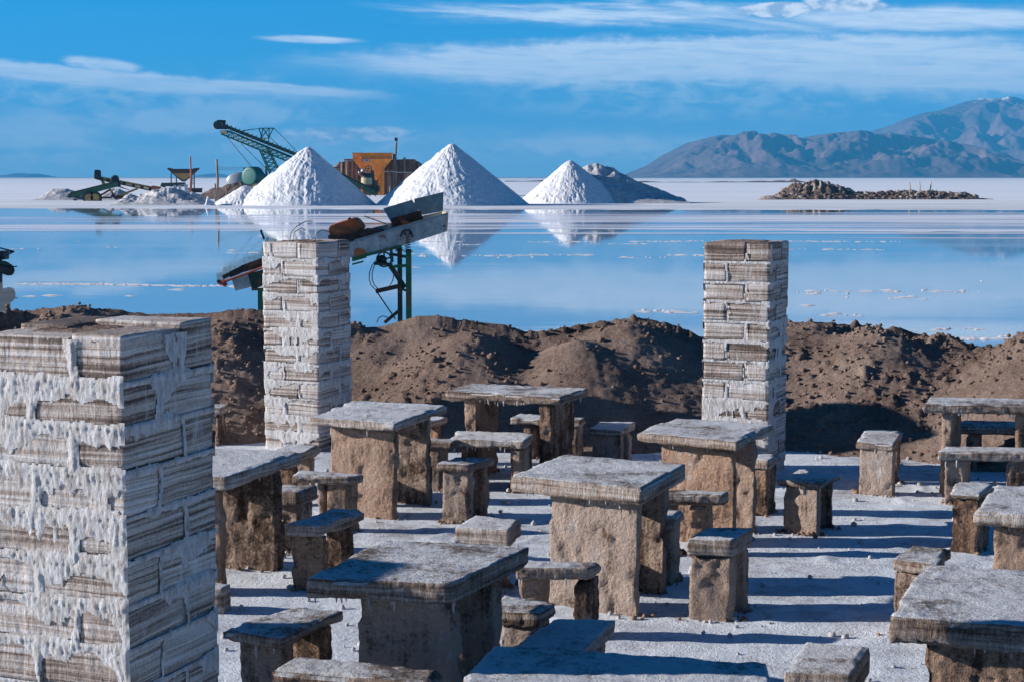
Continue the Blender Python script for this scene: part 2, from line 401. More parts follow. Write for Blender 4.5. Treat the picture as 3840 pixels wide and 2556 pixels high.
def mat_leg():
    m, t, b = new_mat('leg_salt'); co = world_co(t); r = rnd(t)
    n1 = t.noise(co, 4.0, 5, .6, .3); n2 = t.noise(co, 46, 4, .8); run = t.noise(t.vscale(co, (16, 16, 1.6)), 1.0, 4, .6)
    f = t.math('ADD', t.math('ADD', t.math('MULTIPLY', n1, .5), t.math('MULTIPLY', n2, .4)), t.math('MULTIPLY', run, .35))
    f = t.math('ADD', f, t.math('MULTIPLY', t.math('SUBTRACT', r, .5), .12))
    warm = t.mix(t.math('FRACT', t.math('MULTIPLY', r, 7.3)), (.58,.35,.225), (.60,.46,.375))
    c = t.mix(t.mapr(f, .50, .68), (.11,.066,.045), warm)
    c = t.mix(t.mapr(f, .70, .86), c, (.76,.72,.68))
    t.put(b.inputs['Base Color'], c); b.inputs['Roughness'].default_value = .9; t.put(b.inputs['Specular IOR Level'], .2)
    bump(t, b, t.math('ADD', t.math('MULTIPLY', n2, 1.0), t.math('MULTIPLY', t.noise(co, 24, 3, .6), .9)), .055, 1.0)
    return m
def mat_ground():
    m, t, b = new_mat('trodden_salt'); co = world_co(t)
    n1 = t.noise(co, .9, 5, .6); n2 = t.noise(co, 34, 4, .8); n3 = t.noise(co, 6, 4, .6, .4)
    f = t.math('ADD', t.math('ADD', t.math('MULTIPLY', n1, .4), t.math('MULTIPLY', n2, .3)), t.math('MULTIPLY', n3, .3))
    c = t.ramp(f, [(.37, (.34,.30,.28)), (.44, (.60,.61,.64)), (.52, (.80,.85,.90)), (.62, (.90,.93,.97))])
    t.put(b.inputs['Base Color'], c); b.inputs['Roughness'].default_value = .8; t.put(b.inputs['Specular IOR Level'], .3)
    bump(t, b, t.math('ADD', t.math('MULTIPLY', n2, .8), t.math('MULTIPLY', n3, .4)), .028, 1.0)
    return m
def mat_earth():
    m, t, b = new_mat('brown_earth'); co = world_co(t)
    n1 = t.noise(co, 1.1, 5, .6); n2 = t.noise(co, 22, 6, .75); n3 = t.noise(co, 70, 3, .7)
    f = t.math('ADD', t.math('MULTIPLY', n1, .5), t.math('MULTIPLY', n2, .5))
    c = t.ramp(f, [(.38, (.15,.10,.08)), (.50, (.32,.225,.178)), (.62, (.44,.325,.262)), (.72, (.58,.47,.40))])
    t.put(b.inputs['Base Color'], c); b.inputs['Roughness'].default_value = .95; t.put(b.inputs['Specular IOR Level'], .15)
    bump(t, b, t.math('ADD', n2, t.math('MULTIPLY', n3, .5)), .055, 1.0)
    return m
def mat_water():
    m, t, b = new_mat('brine'); t.n.remove(b); co = world_co(t)
    st = t.noise(t.vscale(co, (.02, .16, 1)), 1.0, 5, .6)
    gl = t.new('ShaderNodeBsdfGlossy'); gl.inputs['Color'].default_value = (.95,.96,.97,1)
    t.put(gl.inputs['Roughness'], t.mapr(st, .4, .75, .015, .07))
    bp = t.new('ShaderNodeBump'); bp.inputs['Distance'].default_value = .004; bp.inputs['Strength'].default_value = .25
    t.put(bp.inputs['Height'], t.noise(t.vscale(co, (.25, 1.2, 1)), 1.0, 3)); t.l.new(bp.outputs[0], gl.inputs['Normal'])
    df = t.new('ShaderNodeBsdfDiffuse')
    t.put(df.inputs['Color'], t.ramp(st, [(.3, (.34,.44,.52)), (.7, (.52,.57,.61))]))
    fr = t.new('ShaderNodeFresnel'); fr.inputs['IOR'].default_value = 1.55
    mx_ = t.new('ShaderNodeMixShader')
    t.put(mx_.inputs[0], t.math('MINIMUM', t.math('ADD', t.math('MULTIPLY', fr.outputs[0], .85), .12), .97))
    t.l.new(df.outputs[0], mx_.inputs[1]); t.l.new(gl.outputs[0], mx_.inputs[2])
    t.l.new(mx_.outputs[0], t.n['Material Output'].inputs[0])
    return m
def mat_wet():
    """salt bar barely above the brine: streaks of dry salt and wet mirror"""
    m, t, b = new_mat('wet_salt'); t.n.remove(b); co = world_co(t)
    st = t.noise(t.vscale(co, (.012, .07, 1)), 1.0, 6, .62)
    fine = t.noise(t.vscale(co, (.03, .35, 1)), 1.0, 5, .65)
    f = t.mapr(t.math('ADD', t.math('MULTIPLY', st, .6), t.math('MULTIPLY', fine, .4)), .44, .56)
    df = t.new('ShaderNodeBsdfDiffuse'); t.put(df.inputs['Color'], t.ramp(fine, [(.3, (.66,.69,.75)), (.6, (.86,.89,.95))]))
    gl = t.new('ShaderNodeBsdfGlossy'); gl.inputs['Color'].default_value = (.80,.84,.92,1); gl.inputs['Roughness'].default_value = .06
    mx_ = t.new('ShaderNodeMixShader'); t.put(mx_.inputs[0], t.math('MULTIPLY', f, .8)); 
    t.l.new(gl.outputs[0], mx_.inputs[1]); t.l.new(df.outputs[0], mx_.inputs[2])
    t.put(mx_.inputs[0], t.mapr(f, 0, 1, .22, .94, False))
    t.l.new(mx_.outputs[0], t.n['Material Output'].inputs[0])
    return m
def mat_flat():
    m, t, b = new_mat('salt_flat'); co = world_co(t)
    st = t.noise(t.vscale(co, (.004, .03, 1)), 1.0, 6, .6)
    x, y, z = t.sep(co)
    c = t.ramp(st, [(.30, (.78,.82,.88)), (.48, (.88,.91,.96)), (.7, (.91,.94,.98))])
    nearb = t.mapr(y, 300, 190)
    dirt = t.math('MULTIPLY', nearb, t.mapr(t.noise(t.vscale(co, (.03, .25, 1)), 1.0, 5, .65), .46, .6))
    c = t.mix(t.math('MULTIPLY', dirt, .55), c, (.50,.45,.42))
    scrub = t.mapr(y, 3000, 4200)
    edge = t.math('MULTIPLY', scrub, t.mapr(t.noise(t.vscale(co, (.0015, .004, 1)), 1.0, 3), .40, .52))
    c = t.mix(edge, c, (.30,.24,.17))
    t.put(b.inputs['Base Color'], c); b.inputs['Roughness'].default_value = .9
    return m
def mat_heap(name='heaped_salt', lo=(.70,.70,.72), hi=(.88,.88,.89)):
    m, t, b = new_mat(name); co = world_co(t)
    n = t.noise(co, 2.0, 6, .65)
    t.put(b.inputs['Base Color'], t.mix(t.mapr(n, .35, .65), lo, hi)); b.inputs['Roughness'].default_value = .9
    bump(t, b, t.noise(co, 3.5, 5, .7), .12, .7)
    return m
def mat_mountain():
    m, t, b = new_mat('bare_rock'); co = world_co(t); x, y, z = t.sep(co)
    n = t.noise(co, .004, 8, .6); n2 = t.noise(co, .02, 6, .65)
    f = t.math('ADD', t.math('MULTIPLY', n, .6), t.math('MULTIPLY', n2, .4))
    c = t.ramp(f, [(.36, (.05,.035,.04)), (.5, (.14,.085,.08)), (.62, (.27,.165,.145))])
    zz = t.math('ADD', z, t.math('MULTIPLY', t.math('SUBTRACT', n2, .5), 90.0))
    snow = t.math('MULTIPLY', t.mapr(zz, 362, 372), t.mapr(n2, .42, .52))
    t.put(b.inputs['Base Color'], t.mix(snow, c, (.85,.86,.9))); b.inputs['Roughness'].default_value = .95
    bump(t, b, n2, 14.0, .6)
    return m
def mat_wood(name, a, b_):
    m, t, b = new_mat(name); co = world_co(t); r = rnd(t)
    n = t.noise(t.vscale(co, (3, 3, .5)), 1.0, 5, .65); c = t.mix(t.mapr(n, .35, .65), a, b_)
    c = t.mix(t.math('MULTIPLY', r, .35), c, tuple(x*.5 for x in a))
    t.put(b.inputs['Base Color'], c); b.inputs['Roughness'].default_value = .85
    bump(t, b, n, .01); return m
MB_, MC, MS, ML, MG, ME = mat_banded(), mat_crust(), mat_slab(), mat_leg(), mat_ground(), mat_earth()
MW, MWET, MFLAT, MHEAP, MMT = mat_water(), mat_wet(), mat_flat(), mat_heap(), mat_mountain()
MHEAP2 = mat_heap('greyish_salt', (.42,.40,.40), (.66,.65,.66))
GREEN = simple('green_paint', (.008,.105,.038), .5, 0, .3); DGREEN = simple('dark_green_paint', (.006,.036,.018), .55, 0, .4)
BLACK = simple('black_rubber', (.012,.012,.014), .55); RUST = simple('rusty_sheet', (.40,.115,.04), .8, 0, .2)
RUSTD = simple('dark_rust', (.055,.026,.018), .8, 0, .4); GREYP = simple('grey_painted_steel', (.34,.36,.35), .5, .0, .22)
ORANGE = simple('orange_paint', (.88,.26,.012), .5, 0, .03, (.30,.09,.02), 1.2); TEAL = simple('teal_plastic', (.001,.13,.105), .5, var=.12)
YEL = simple('yellow_paint', (.42,.28,.06), .6, 0, .6); STEEL = simple('dull_steel', (.42,.45,.48), .4, .3, .15)
BLUEG = simple('blue_grey_sheet', (.19,.26,.28), .45, 0, .1); REDP = simple('red_primer', (.30,.055,.035), .6, 0, .3)
WOODP = mat_wood('weathered_pole', (.16,.12,.09), (.32,.26,.2)); PLANK = mat_wood('brown_planks', (.12,.065,.035), (.26,.15,.085))
CREAM = simple('cream_paint', (.50,.42,.24), .6); RUBBLE = simple('brown_rubble', (.15,.10,.075), .95, 0, .0, nscale=1.6, var=.5, bmp=.05)
RUBB2 = simple('pale_rubble', (.38,.31,.26), .95, 0, .0, nscale=1.6, var=.35, bmp=.05)

WHITE = simple('clean_salt', (.85,.85,.86), .8, nscale=3, var=.06)
# ------------------------------------------------------------------ setting: ground, brine, salt flat, mountains, air
ZW = -0.70
def sheet(name, x0, x1, y0, y1, z, m, label=None):
    me = mesh_np(name, [(x0,y0,z),(x1,y0,z),(x1,y1,z),(x0,y1,z)], [(0,1,2,3)], False)
    return tag(link(name, me, m), label, kind='structure')
sheet('ground', -9000, 9000, -300, 12000, -1.15, MFLAT, 'pale salt bed under brine and salt flat')
sheet('brine_water', -900, 900, 12, 190, ZW, MW, 'shallow mirror-smooth blue brine behind the earth bank')
def far_flat():
    xs = np.linspace(-2600, 2600, 1300); k = xs / 2600.0; xs = np.sign(k) * (np.abs(k)**2.2) * 8000
    edge = np.interp(xs, [-70,-40,-10,20,60], [186,184,177,176,176]) + 2.5*(fbm(xs*.03, 0, 0, 3, 4)-.5) + 2*(fbm(xs*.4, 0, 0, 4, 3)-.5)
    rows = [(-.25, -.25), (.0, .02), (1.2, .04), (6, .05), (14, .05), (26, .05), (60, .06), (150, .06), (500, .06), (11000, .06)]
    V = np.array([[(x, e+d, ZW+h + (0.035*(float(vn(x*.5, d*.7, 0, 8))-.5) if 0 < d < 70 else 0)) for d, h in rows] for x, e in zip(xs, edge)])
    me = mesh_np('salt_flat', V.reshape(-1, 3), grid_quads(len(xs), len(rows)))
    tag(link('salt_flat', me, MFLAT), 'blinding white salt flat reaching to the horizon', kind='structure')
far_flat()
def salt_bar(y0, y1, x0, x1, seed, name='salt_bar', label=None, rag=2.0, m=MWET, dz=.004, n=700):
    xs = np.linspace(x0, x1, n); k = np.clip(np.minimum(xs-x0, x1-xs)/(.15*(x1-x0)), 0, 1)**.5
    c = (y0+y1)/2; a = c+(y0-c)*k + rag*(fbm(xs*.05, 0, 0, seed, 5)-.5)*k; b = c+(y1-c)*k + rag*1.5*(fbm(xs*.04, 9, 0, seed+1, 5)-.5)*k
    V = np.concatenate([np.column_stack([xs, np.minimum(a, b-.01), np.full(n, ZW+dz)]), np.column_stack([xs, b, np.full(n, ZW+dz)])])
    i = np.arange(n-1); Q = np.column_stack([i, i+1, i+1+n, i+n])
    return tag(link(name, mesh_np(name, V, Q), m), label, kind='structure')
def broad_bar():
    n = 2400; xs = np.linspace(-300, 300, n)
    far = np.interp(xs, [-60,-35,-15,0,60], [143,146,158,160,163]) + 5*(fbm(xs*.05, 0, 0, 11, 5)-.5) + 3*(fbm(xs*.5, 0, 0, 17, 3)-.5)
    near = np.interp(xs, [-40,0,40], [106,110,105]) + 6*(fbm(xs*.04, 9, 0, 12, 5)-.5) + 2.5*(fbm(xs*.5, 4, 0, 18, 3)-.5)
    split = 124 + 4*(fbm(xs*.03, 3, 0, 14, 4)-.5)
    for k, (a, b) in enumerate(((near, split-1.2), (split+1.5*fbm(xs*.06, 1, 0, 15, 3), far))):
        V = np.concatenate([np.column_stack([xs, a, np.full(n, ZW+.004)]), np.column_stack([xs, b, np.full(n, ZW+.004)])]); i = np.arange(n-1)
        tag(link('salt_bar', mesh_np('salt_bar', V, np.column_stack([i, i+1, i+1+n, i+n])), MWET), ('nearer', 'farther')[k]+' half of the broad pale streaked salt bar across the brine', kind='structure')
broad_bar()
salt_bar(101.5, 103.5, -9, 70, 13, label='thin salt bar in front of the broad one', rag=2, dz=.006)
salt_bar(94, 96, 18, 60, 14, label='thin pale salt streak on the right of the brine', rag=1.5, dz=.006)
def crust_lines():
    """broken lines of white crust floating on the brine"""
    V, Q = [], []; rng = np.random.RandomState(3)
    def line(pts, wid, dens, th=.45, seed=0):
        L = sum(math.hypot(b[0]-a[0], b[1]-a[1]) for a, b in zip(pts, pts[1:])); n = int(L*dens)
        for _ in range(n):
            s = rng.rand()*(len(pts)-1); i = int(s); f = s-i
            x = pts[i][0]*(1-f)+pts[i+1][0]*f; y = pts[i][1]*(1-f)+pts[i+1][1]*f
            if float(vn(x*.35, y*.5, 0, 40+seed)) < th: continue
            y += rng.randn()*wid; sx = .05+.30*rng.rand()**2; sy = sx*(.22+.3*rng.rand()); h = .008+.03*rng.rand(); o = len(V); K = 6
            for k in range(K):
                a = 2*math.pi*k/K+rng.rand()*.5; q = .7+.6*rng.rand(); V.append((x+math.cos(a)*sx*q, y+math.sin(a)*sy*q, ZW+.002))
            V.append((x, y, ZW+.004+h))
            for k in range(K): Q.append((o+k, o+(k+1)%K, o+K))
    def L(y, x0, x1, wid, dens, th=.45, seed=0):
        D = F_PX*3.5/(y-HOR); line([((a-CX)/F_PX*D, D+(.6*math.sin(a*.004+seed))) for a in np.linspace(x0, x1, 9)], wid, dens, th, seed)
    L(1068, 40, 980, .12, 22, .25, 1); L(1063, 100, 320, .15, 8, .5, 2)
    L(905, 1560, 3500, .25, 6, .45, 3); L(915, 1700, 2500, .2, 6, .5, 4); L(957, 1560, 2900, .25, 7, .42, 5); L(965, 1800, 3300, .3, 4, .55, 6)
    L(884, 980, 1300, .3, 5, .4, 7); L(945, 860, 980, .2, 8, .3, 8); L(935, 2950, 3400, .3, 4, .5, 9); L(905, 3050, 3150, .2, 18, .2, 10)
    L(1110, 1700, 2600, .5, 3, .5, 11); L(1168, 2300, 2620, .3, 10, .35, 12); L(1095, 2980, 3700, .4, 6, .45, 13); L(1120, 3000, 3500, .4, 3, .5, 14)
    L(1185, 2960, 3250, .3, 9, .4, 15); L(1262, 3600, 3840, .12, 20, .4, 16); L(1235, 3300, 3800, .2, 4, .5, 17); L(1080, 850, 980, .3, 3, .5, 18)
    for k in range(30): x = rng.rand()*3840; L(900+rng.rand()**1.5*330, x, x+20+120*rng.rand(), .2, 3, .4, 20+k)
    tag(link('floating_salt_crust', mesh_np('floating_salt_crust', V, Q, False), WHITE), 'broken white salt crust floating in thin lines on the blue brine', kind='stuff')
crust_lines()

def terrace():
    xs = np.concatenate([np.arange(-26, -6, .5), np.arange(-6, 6.5, .035), np.arange(6.5, 26, .5)])
    ys = np.concatenate([np.arange(-12, 6, .5), np.arange(6, 20, .04)])
    X, Y = np.meshgrid(xs, ys, indexing='ij')
    Z = .012*(fbm(X*.8, Y*.8, 0, 1, 3)-.5) + .008*(fbm(X*4, Y*4, 0, 2, 4)-.5) + .004*(vn(X*16, Y*16, 0, 3)-.5)
    rid = 1-np.abs(2*fbm(X*.7+3, Y*.9, 0, 5, 3)-1); Z += .012*sstep(.93, 1.0, rid)
    Z = np.where(np.abs(X) > 6, Z*.4, Z)
    me = mesh_np('salt_terrace', np.stack([X, Y, Z], -1).reshape(-1, 3), grid_quads(len(xs), len(ys)))
    tag(link('salt_terrace', me, MG), 'trodden white salt ground striped by long shadows between the tables', kind='structure')
terrace()
CREST = [(-700,705),(-50,705),(150,699),(250,702),(330,714),(480,716),(560,702),(620,705),(815,738),(870,744),(960,720),(1010,714),(1170,738),(1235,752),(1330,733),(1450,719),(1540,732),(1610,756),(1700,752),(1830,737),(1940,730),(2060,741),(2150,762),(2240,800),(2290,800),(2356,770),(2500,745),(3000,740)]
HEAPS = [(.75,18.7,1.05),(-.5,19.0,1.14),(1.35,19.3,1.2),(2.7,19.0,1.0),(4.1,18.7,1.17),(5.0,18.9,1.08),(6.3,17.7,1.5),(-3.4,19.5,1.15),(-5.2,19.6,1.35),(-7.3,19.6,1.3),(-1.6,19.6,.95),(3.4,19.4,1.22),(8.5,18,1.3),(-10,19.5,1.3),(10.5,18.2,1.2)]
def berm_h(X, Y, fine=True):
    cx_ = np.array([(a*1.63-CX)/F_PX*19.6 for a, b in CREST]); cz = np.array([2.8-(b*1.63-HOR)/F_PX*19.6 for a, b in CREST])
    zc = np.interp(X, cx_, cz); foot = np.interp(X, [-8,-4,-2.5,0,2.5,3.5,6,9], [18.6,18.5,18.3,17.6,16.4,16.0,15.8,15.8]) + .25*(fbm(X*1.3, 0, 0, 4, 2)-.5)
    yc = 19.6 + .25*(fbm(X*.8, 0, 0, 9, 2)-.5)
    t = (Y-foot)/(yc-foot)
    wash = .78 + .5*(fbm(X*.9, Y*.35, 0, 12, 3)-.5)
    a = zc*sstep(.18, 1.16, t)*np.where(t < .9, np.minimum(wash+sstep(.3, .95, t)*.4, 1), 1)
    a = np.minimum(a, zc)
    back = zc - (Y-yc)*.62
    z = np.where(Y > yc, back, a)
    k = 14.0; acc = np.exp(k*z)
    for hx, hy, hh in HEAPS:
        d = np.sqrt(((X-hx)*1.0)**2 + ((Y-hy)*.85)**2); hz = hh + .10 - .60*np.sqrt(d*d+.06)
        acc = acc + np.exp(k*np.minimum(hz, zc+.02 if hy > 18.5 else hh))
    z = np.log(acc)/k - .06
    on = sstep(-.25, .15, z)
    rough = .12*(fbm(X*1.2, Y*1.2, 0, 21, 3)-.5) + .045*(fbm(X*5, Y*5, 0, 23, 4, .6)-.5)
    if fine:
        cl = fbm(X*11, Y*11, 0, 25, 3, .6); patch = sstep(.42, .6, fbm(X*.9, Y*.9, 0, 28, 3))
        rough = rough + .048*sstep(.54, .78, cl)*(.12+patch) + .018*(vn(X*26, Y*26, 0, 29)-.5)
    return z + rough*on - .03*(1-on)
def berm():
    xs = np.concatenate([np.arange(-24, -7.5, .3), np.arange(-7.5, 7.5, .03), np.arange(7.5, 24, .3)]); ys = np.arange(14.8, 23.6, .035)
    X, Y = np.meshgrid(xs, ys, indexing='ij'); Z = berm_h(X, Y); Z = np.where((Y < 15.6), np.minimum(Z, -.04), Z); Z = np.maximum(Z, -1.3)
    fm = sstep(15.1, 15.5, Y); Z = Z*fm - .3*(1-fm)
    me = mesh_np('earth_bank', np.stack([X, Y, Z], -1).reshape(-1, 3), grid_quads(len(xs), len(ys)))
    tag(link('earth_bank', me, ME), 'lumpy brown earth bank heaped along the edge of the brine', kind='structure')
    rng = np.random.RandomState(5); V, Q = [], []
    ico = bmesh.new(); bmesh.ops.create_icosphere(ico, subdivisions=1, radius=1); iv = np.array([v.co[:] for v in ico.verts]); iq = np.array([[v.index for v in f.verts] for f in ico.faces]); ico.free()
    N = 13000; px = rng.uniform(-7.5, 7.5, N); py = rng.uniform(15.7, 20.2, N); dens = fbm(px*.9, py*.9, 0, 28, 3)
    pz = berm_h(px, py); keep = (pz > .0) & (rng.rand(N) < sstep(.33, .62, dens)*.9+.12); px, py, pz = px[keep], py[keep], pz[keep]
    sz = .008 + .026*rng.rand(len(px))**3
    big = rng.rand(len(px)) < .02; sz[big] *= 1.9
    for i in range(len(px)):
        v = iv*(1+.5*(rng.rand(len(iv), 1)-.5)); v = v*sz[i]*np.array([1, 1, .75]); V.append(v+np.array([px[i], py[i], pz[i]+sz[i]*.3])); Q.append(iq+len(iv)*i)
    tag(link('earth_clods', mesh_np('earth_clods', np.concatenate(V), np.concatenate(Q)), ME), 'loose brown clods scattered over the earth bank', kind='stuff')
berm()

def mountains():
    def ridge(name, prof, D, depth, seed, label, amp, ymax=1.0):
        px = np.array([p[0]*1.63 for p in prof]); pz = np.array([(HOR-p[1]*1.63)/F_PX*D for p in prof])
        xs = np.linspace((px[0]-CX)/F_PX*D, (px[-1]-CX)/F_PX*D, 620); vs = np.linspace(-1, .6, 170)
        X, T = np.meshgrid(xs, vs, indexing='ij'); zc = np.interp(X, (px-CX)/F_PX*D, pz); Y = D+T*depth
        zs = D/Y                                                      # keeps crest where the profile puts it
        env = np.where(T < 0, (1+T), 1-T/.6); env = np.clip(env, 0, 1)
        sc = 1/220.0*(6000/D)
        r1 = 1-np.abs(2*fbm(X*sc*.7, Y*sc*.45, 0, seed, 5, .5)-1); r2 = 1-np.abs(2*fbm(X*sc*2.2, Y*sc*1.5, 0, seed+7, 4, .5)-1)
        body = zc*(env**1.05)
        sag = amp*zc*(env*(1-env)*4)
        Z = body + sag*((r1-.72)*1.8+(r2-.7)*.8) + 6*(fbm(X*sc*9, Y*sc*9, 0, seed+3, 3)-.5)*env
        Z = np.minimum(Z, zc*1.0+2) ; Z = Z - 6*(1-np.clip(env*20, 0, 1)) + ZW
        me = mesh_np(name, np.stack([X, Y, Z], -1).reshape(-1, 3), grid_quads(620, 170))
        return tag(link(name, me, MMT), label, 'mountain', kind=None)
    ridge('mountain', [(1430,406),(1470,392),(1500,380),(1545,352),(1600,325),(1650,312),(1700,314),(1765,320),(1800,328),(1830,322),(1870,312),(1910,310),(1950,316),(2000,318),(2060,322),(2110,330),(2180,350),(2240,365),(2300,372),(2356,376),(2500,380),(2800,395),(3100,405)], 6000, 1300, 3,
          'lower dark blue mountain range with furrowed slopes, in front of the snow-tipped peak', .75)
    ridge('mountain', [(1700,406),(1800,390),(1900,355),(1965,318),(1990,304),(2040,288),(2080,272),(2110,262),(2150,255),(2200,238),(2250,226),(2290,227),(2356,240),(2450,250),(2550,246),(2700,270),(2900,320),(3200,370),(3500,404)], 8000, 1500, 31,
          'tall purplish mountain with a white snow-dusted summit at the right', .55)
    ridge('distant_hill', [(28,407),(40,402),(52,397),(66,398),(75,401),(88,398),(104,402),(112,407)], 9000, 500, 41, 'small faint blue hill on the left horizon', .4)
    ridge('distant_hill', [(440,407),(470,401),(500,398),(525,402),(560,407)], 9000, 500, 43, 'small faint blue hill on the horizon behind the teal tank', .4)
mountains()
for o in list(COL.objects):
    if o.name.startswith('distant_hill'): o['category'] = 'hill'; o['group'] = 'faint hills on the horizon'
    if o.name.startswith('mountain'): o['kind'] = 'structure'; del o['category']
    if o.name.startswith('distant_hill'): o['kind'] = 'structure'; del o['category']

HAZE_D = 1.5e-4
def haze():
    bm = bmesh.new(); bmesh.ops.create_cube(bm, size=1); bmesh.ops.scale(bm, vec=(19000, 12600, 520), verts=bm.verts)
    bmesh.ops.translate(bm, vec=(0, 5900, 257.5), verts=bm.verts)
    m = bpy.data.materials.new('thin_air'); m.use_nodes = True; t = NT(m.node_tree); t.n.remove(t.n['Principled BSDF'])
    v = t.new('ShaderNodeVolumePrincipled'); v.inputs['Color'].default_value = (.08,.52,1.0,1); v.inputs['Density'].default_value = HAZE_D
    v.inputs['Anisotropy'].default_value = 0.0
    t.l.new(v.outputs[0], t.n['Material Output'].inputs['Volume'])
    o = bm_obj('haze', bm, m); tag(o, 'thin blue air that fades the far mountains', kind='stuff'); return o
USE_HAZE = True
if USE_HAZE: haze()
#@@PART2
# ------------------------------------------------------------------ salt-block pillars
def pillar(cx, cy, yaw, w_, ztop, label, crust_amt, seed, res=.011, courses=12, tops=None, zbase=-.06):
    """square pillar: each course is four blocks laid pinwheel fashion, white crust weeping out of the joints"""
    root = empty('salt_block_pillar', (cx, cy, 0), R(yaw), label, 'pillar', 'square pillars built of salt blocks')
    ch = ztop/courses; t_ = w_*.36; Lb = w_-t_; h = w_/2; rng = random.Random(seed)
    def local(o): o.parent = root
    core = rough_block('core', [(-h+.012,-h+.012),(h-.012,-h+.012),(h-.012,h-.012),(-h+.012,h-.012)], zbase, ztop-.03, .06, .01, .004, m=MC, seed=seed); local(core)
    if res < .02: cap = rough_block('debris', [(-h+t_*.5,-h+t_*.5),(h-t_*.6,-h+t_*.6),(h-t_*.6,h-t_*.6),(-h+t_*.6,h-t_*.5)], ztop-.05, ztop+.004, .012, .02, .012, 22, m=ME, seed=seed+3); local(cap)
    for k in range(courses):
        z0, z1 = k*ch, (k+1)*ch; g = .003
        if k % 2: rc = [(-h, -h, Lb, t_), (-h+Lb, -h, t_, Lb), (-h+t_, h-t_, Lb, t_), (-h, -h+t_, t_, Lb)]
        else: rc = [(-h+t_, -h, Lb, t_), (-h+Lb, -h+t_, t_, Lb), (-h, h-t_, Lb, t_), (-h, -h, t_, Lb)]
        for j, (x, y, a, b) in enumerate(rc):
            top = z1; jit = lambda: rng.uniform(-.004, .004)
            if k == courses-1 and tops: top = z1 + tops[j]
            ox, oy = jit(), jit()
            q = [(x+g+ox, y+g+oy), (x+a-g+ox, y+g+oy+jit()), (x+a-g+ox, y+b-g+oy), (x+g+ox+jit(), y+b-g+oy)]
            o = rough_block('block', q, (zbase if k == 0 else z0+g), top-g, (.03 if cy > 10 else .016) if res < .02 else .08, .006, .003, 16, seed*50+k*4+j, flute=.004, chip=.006, m=MB_); local(o)
    # crust: built as a shell standing proud of the four faces, kept only where it is thick enough
    VV, QQ, off = [], [], 0
    for fi in range(4):
        rf = res if fi < 2 else .02; fa = (1.0, .85, .8, .8)[fi]*crust_amt; n = int(w_/rf); nz = int((ztop-zbase)/rf)
        u = np.linspace(0, w_, n); z = np.linspace(zbase, ztop-.012, nz); U, Z = np.meshgrid(u, z, indexing='ij'); s = seed*13+fi*101
        kz = np.floor(np.clip(Z/ch, 0, courses-.01)); zt = (kz+1)*ch - Z; zb = Z-kz*ch      # distance below the joint above / above the joint below
        par = (kz % 2)
        ju = np.where(par > .5, Lb, t_) if fi % 2 == 0 else np.where(par > .5, Lb, t_)
        hf = fbm(U*24, Z*6, 0, s, 4, .6); mf = fbm(U*9, Z*2.0, 0, s+1, 3); lf = fbm(U*2.6+2, Z*1.7, 0, s+2, 3)
        amt = fa*(.15+1.5*sstep(.36, .64, lf))
        topj = np.where(kz >= courses-1, 0, 1)
        drip = (.014 + .20*amt*(.45*mf+.75*(hf**1.6)))*topj
        a = 1-zt/np.maximum(drip, .004)
        lip = (1-zb/(.006+.05*amt*hf))*.7
        lip = np.where(kz < 1, -1, lip)
        meand = .03*(vn(U*0+fi, Z*9, 0, s+4)-.5)
        vw = (.011+.05*amt*fbm(U*3, Z*14, 0, s+5, 3))
        vj = 1-np.abs(U-ju-meand)/np.maximum(vw, .003)
        big = (lf-.76+.16*fa)*5+(hf-.5)*1.8
        T = np.maximum(np.maximum(a, lip), np.maximum(vj, np.minimum(big, 1)))
        T = np.clip(T, -.5, 1)
        q_ = 1.5 if res < .009 else 1.0; streak = fbm(U*70*q_+Z*6, Z*20*q_, 0, s+6, 3, .6); blobs = vn(U*60*q_, Z*48*q_, 0, s+8)
        th = np.clip(T, 0, 1)**.6*(.004+.008*sstep(.2,.8,streak)+.003*blobs)
        keep = (T > 0.0)
        edge = np.minimum(U, w_-U); th = th*(.35+.65*sstep(0, .015, edge))
        out = h - .002 + np.where(keep, th, 0)
        L_ = U-h
        P = {0: (L_, -out), 1: (out, L_), 2: (-L_, out), 3: (-out, -L_)}[fi]
        V = np.stack([P[0], P[1], Z], -1).reshape(-1, 3)
        km = keep[:-1, :-1] & keep[1:, 1:] & keep[1:, :-1] & keep[:-1, 1:]
        q = grid_quads(n, nz, km) if km.any() else np.zeros((0, 4), int)
        if len(q): v2, q2 = compact(V, q); VV.append(v2); QQ.append(q2+off); off += len(v2)
    me = mesh_np('salt_crust', np.concatenate(VV), np.concatenate(QQ)); o = link('salt_crust', me, MC, root); 
    return root
PIL = [(-1.735, 6.94, -21, .68, 2.165, 'huge nearest pillar of banded salt blocks thick with white crust at the left edge', .72, 3, .0065, [0, .012, .03, .02], 12),
       (-2.13, 17.15, -24, .66, 2.14, 'slender pillar of striped salt blocks in front of the rusty feeder machine', .6, 5, .011, [0, 0, .01, .0], 12),
       (2.205, 15.55, -24, .64, 2.20, 'tall salt-block pillar standing alone on the right against the brown bank', .68, 8, .011, [0, 0, .0, .0], 12),
       (-5.05, 8.33, -21, .50, 2.12, 'salt-block pillar left of the nearest pillar, outside the picture, casting its shadow on the front table', .6, 9, .03, None, 12)]
for cx_, cy_, yw, w_, zt, lab, ca, sd, rs, tp, nc in PIL: pillar(cx_, cy_, yw, w_, zt, lab, ca, sd, rs, nc, tp)

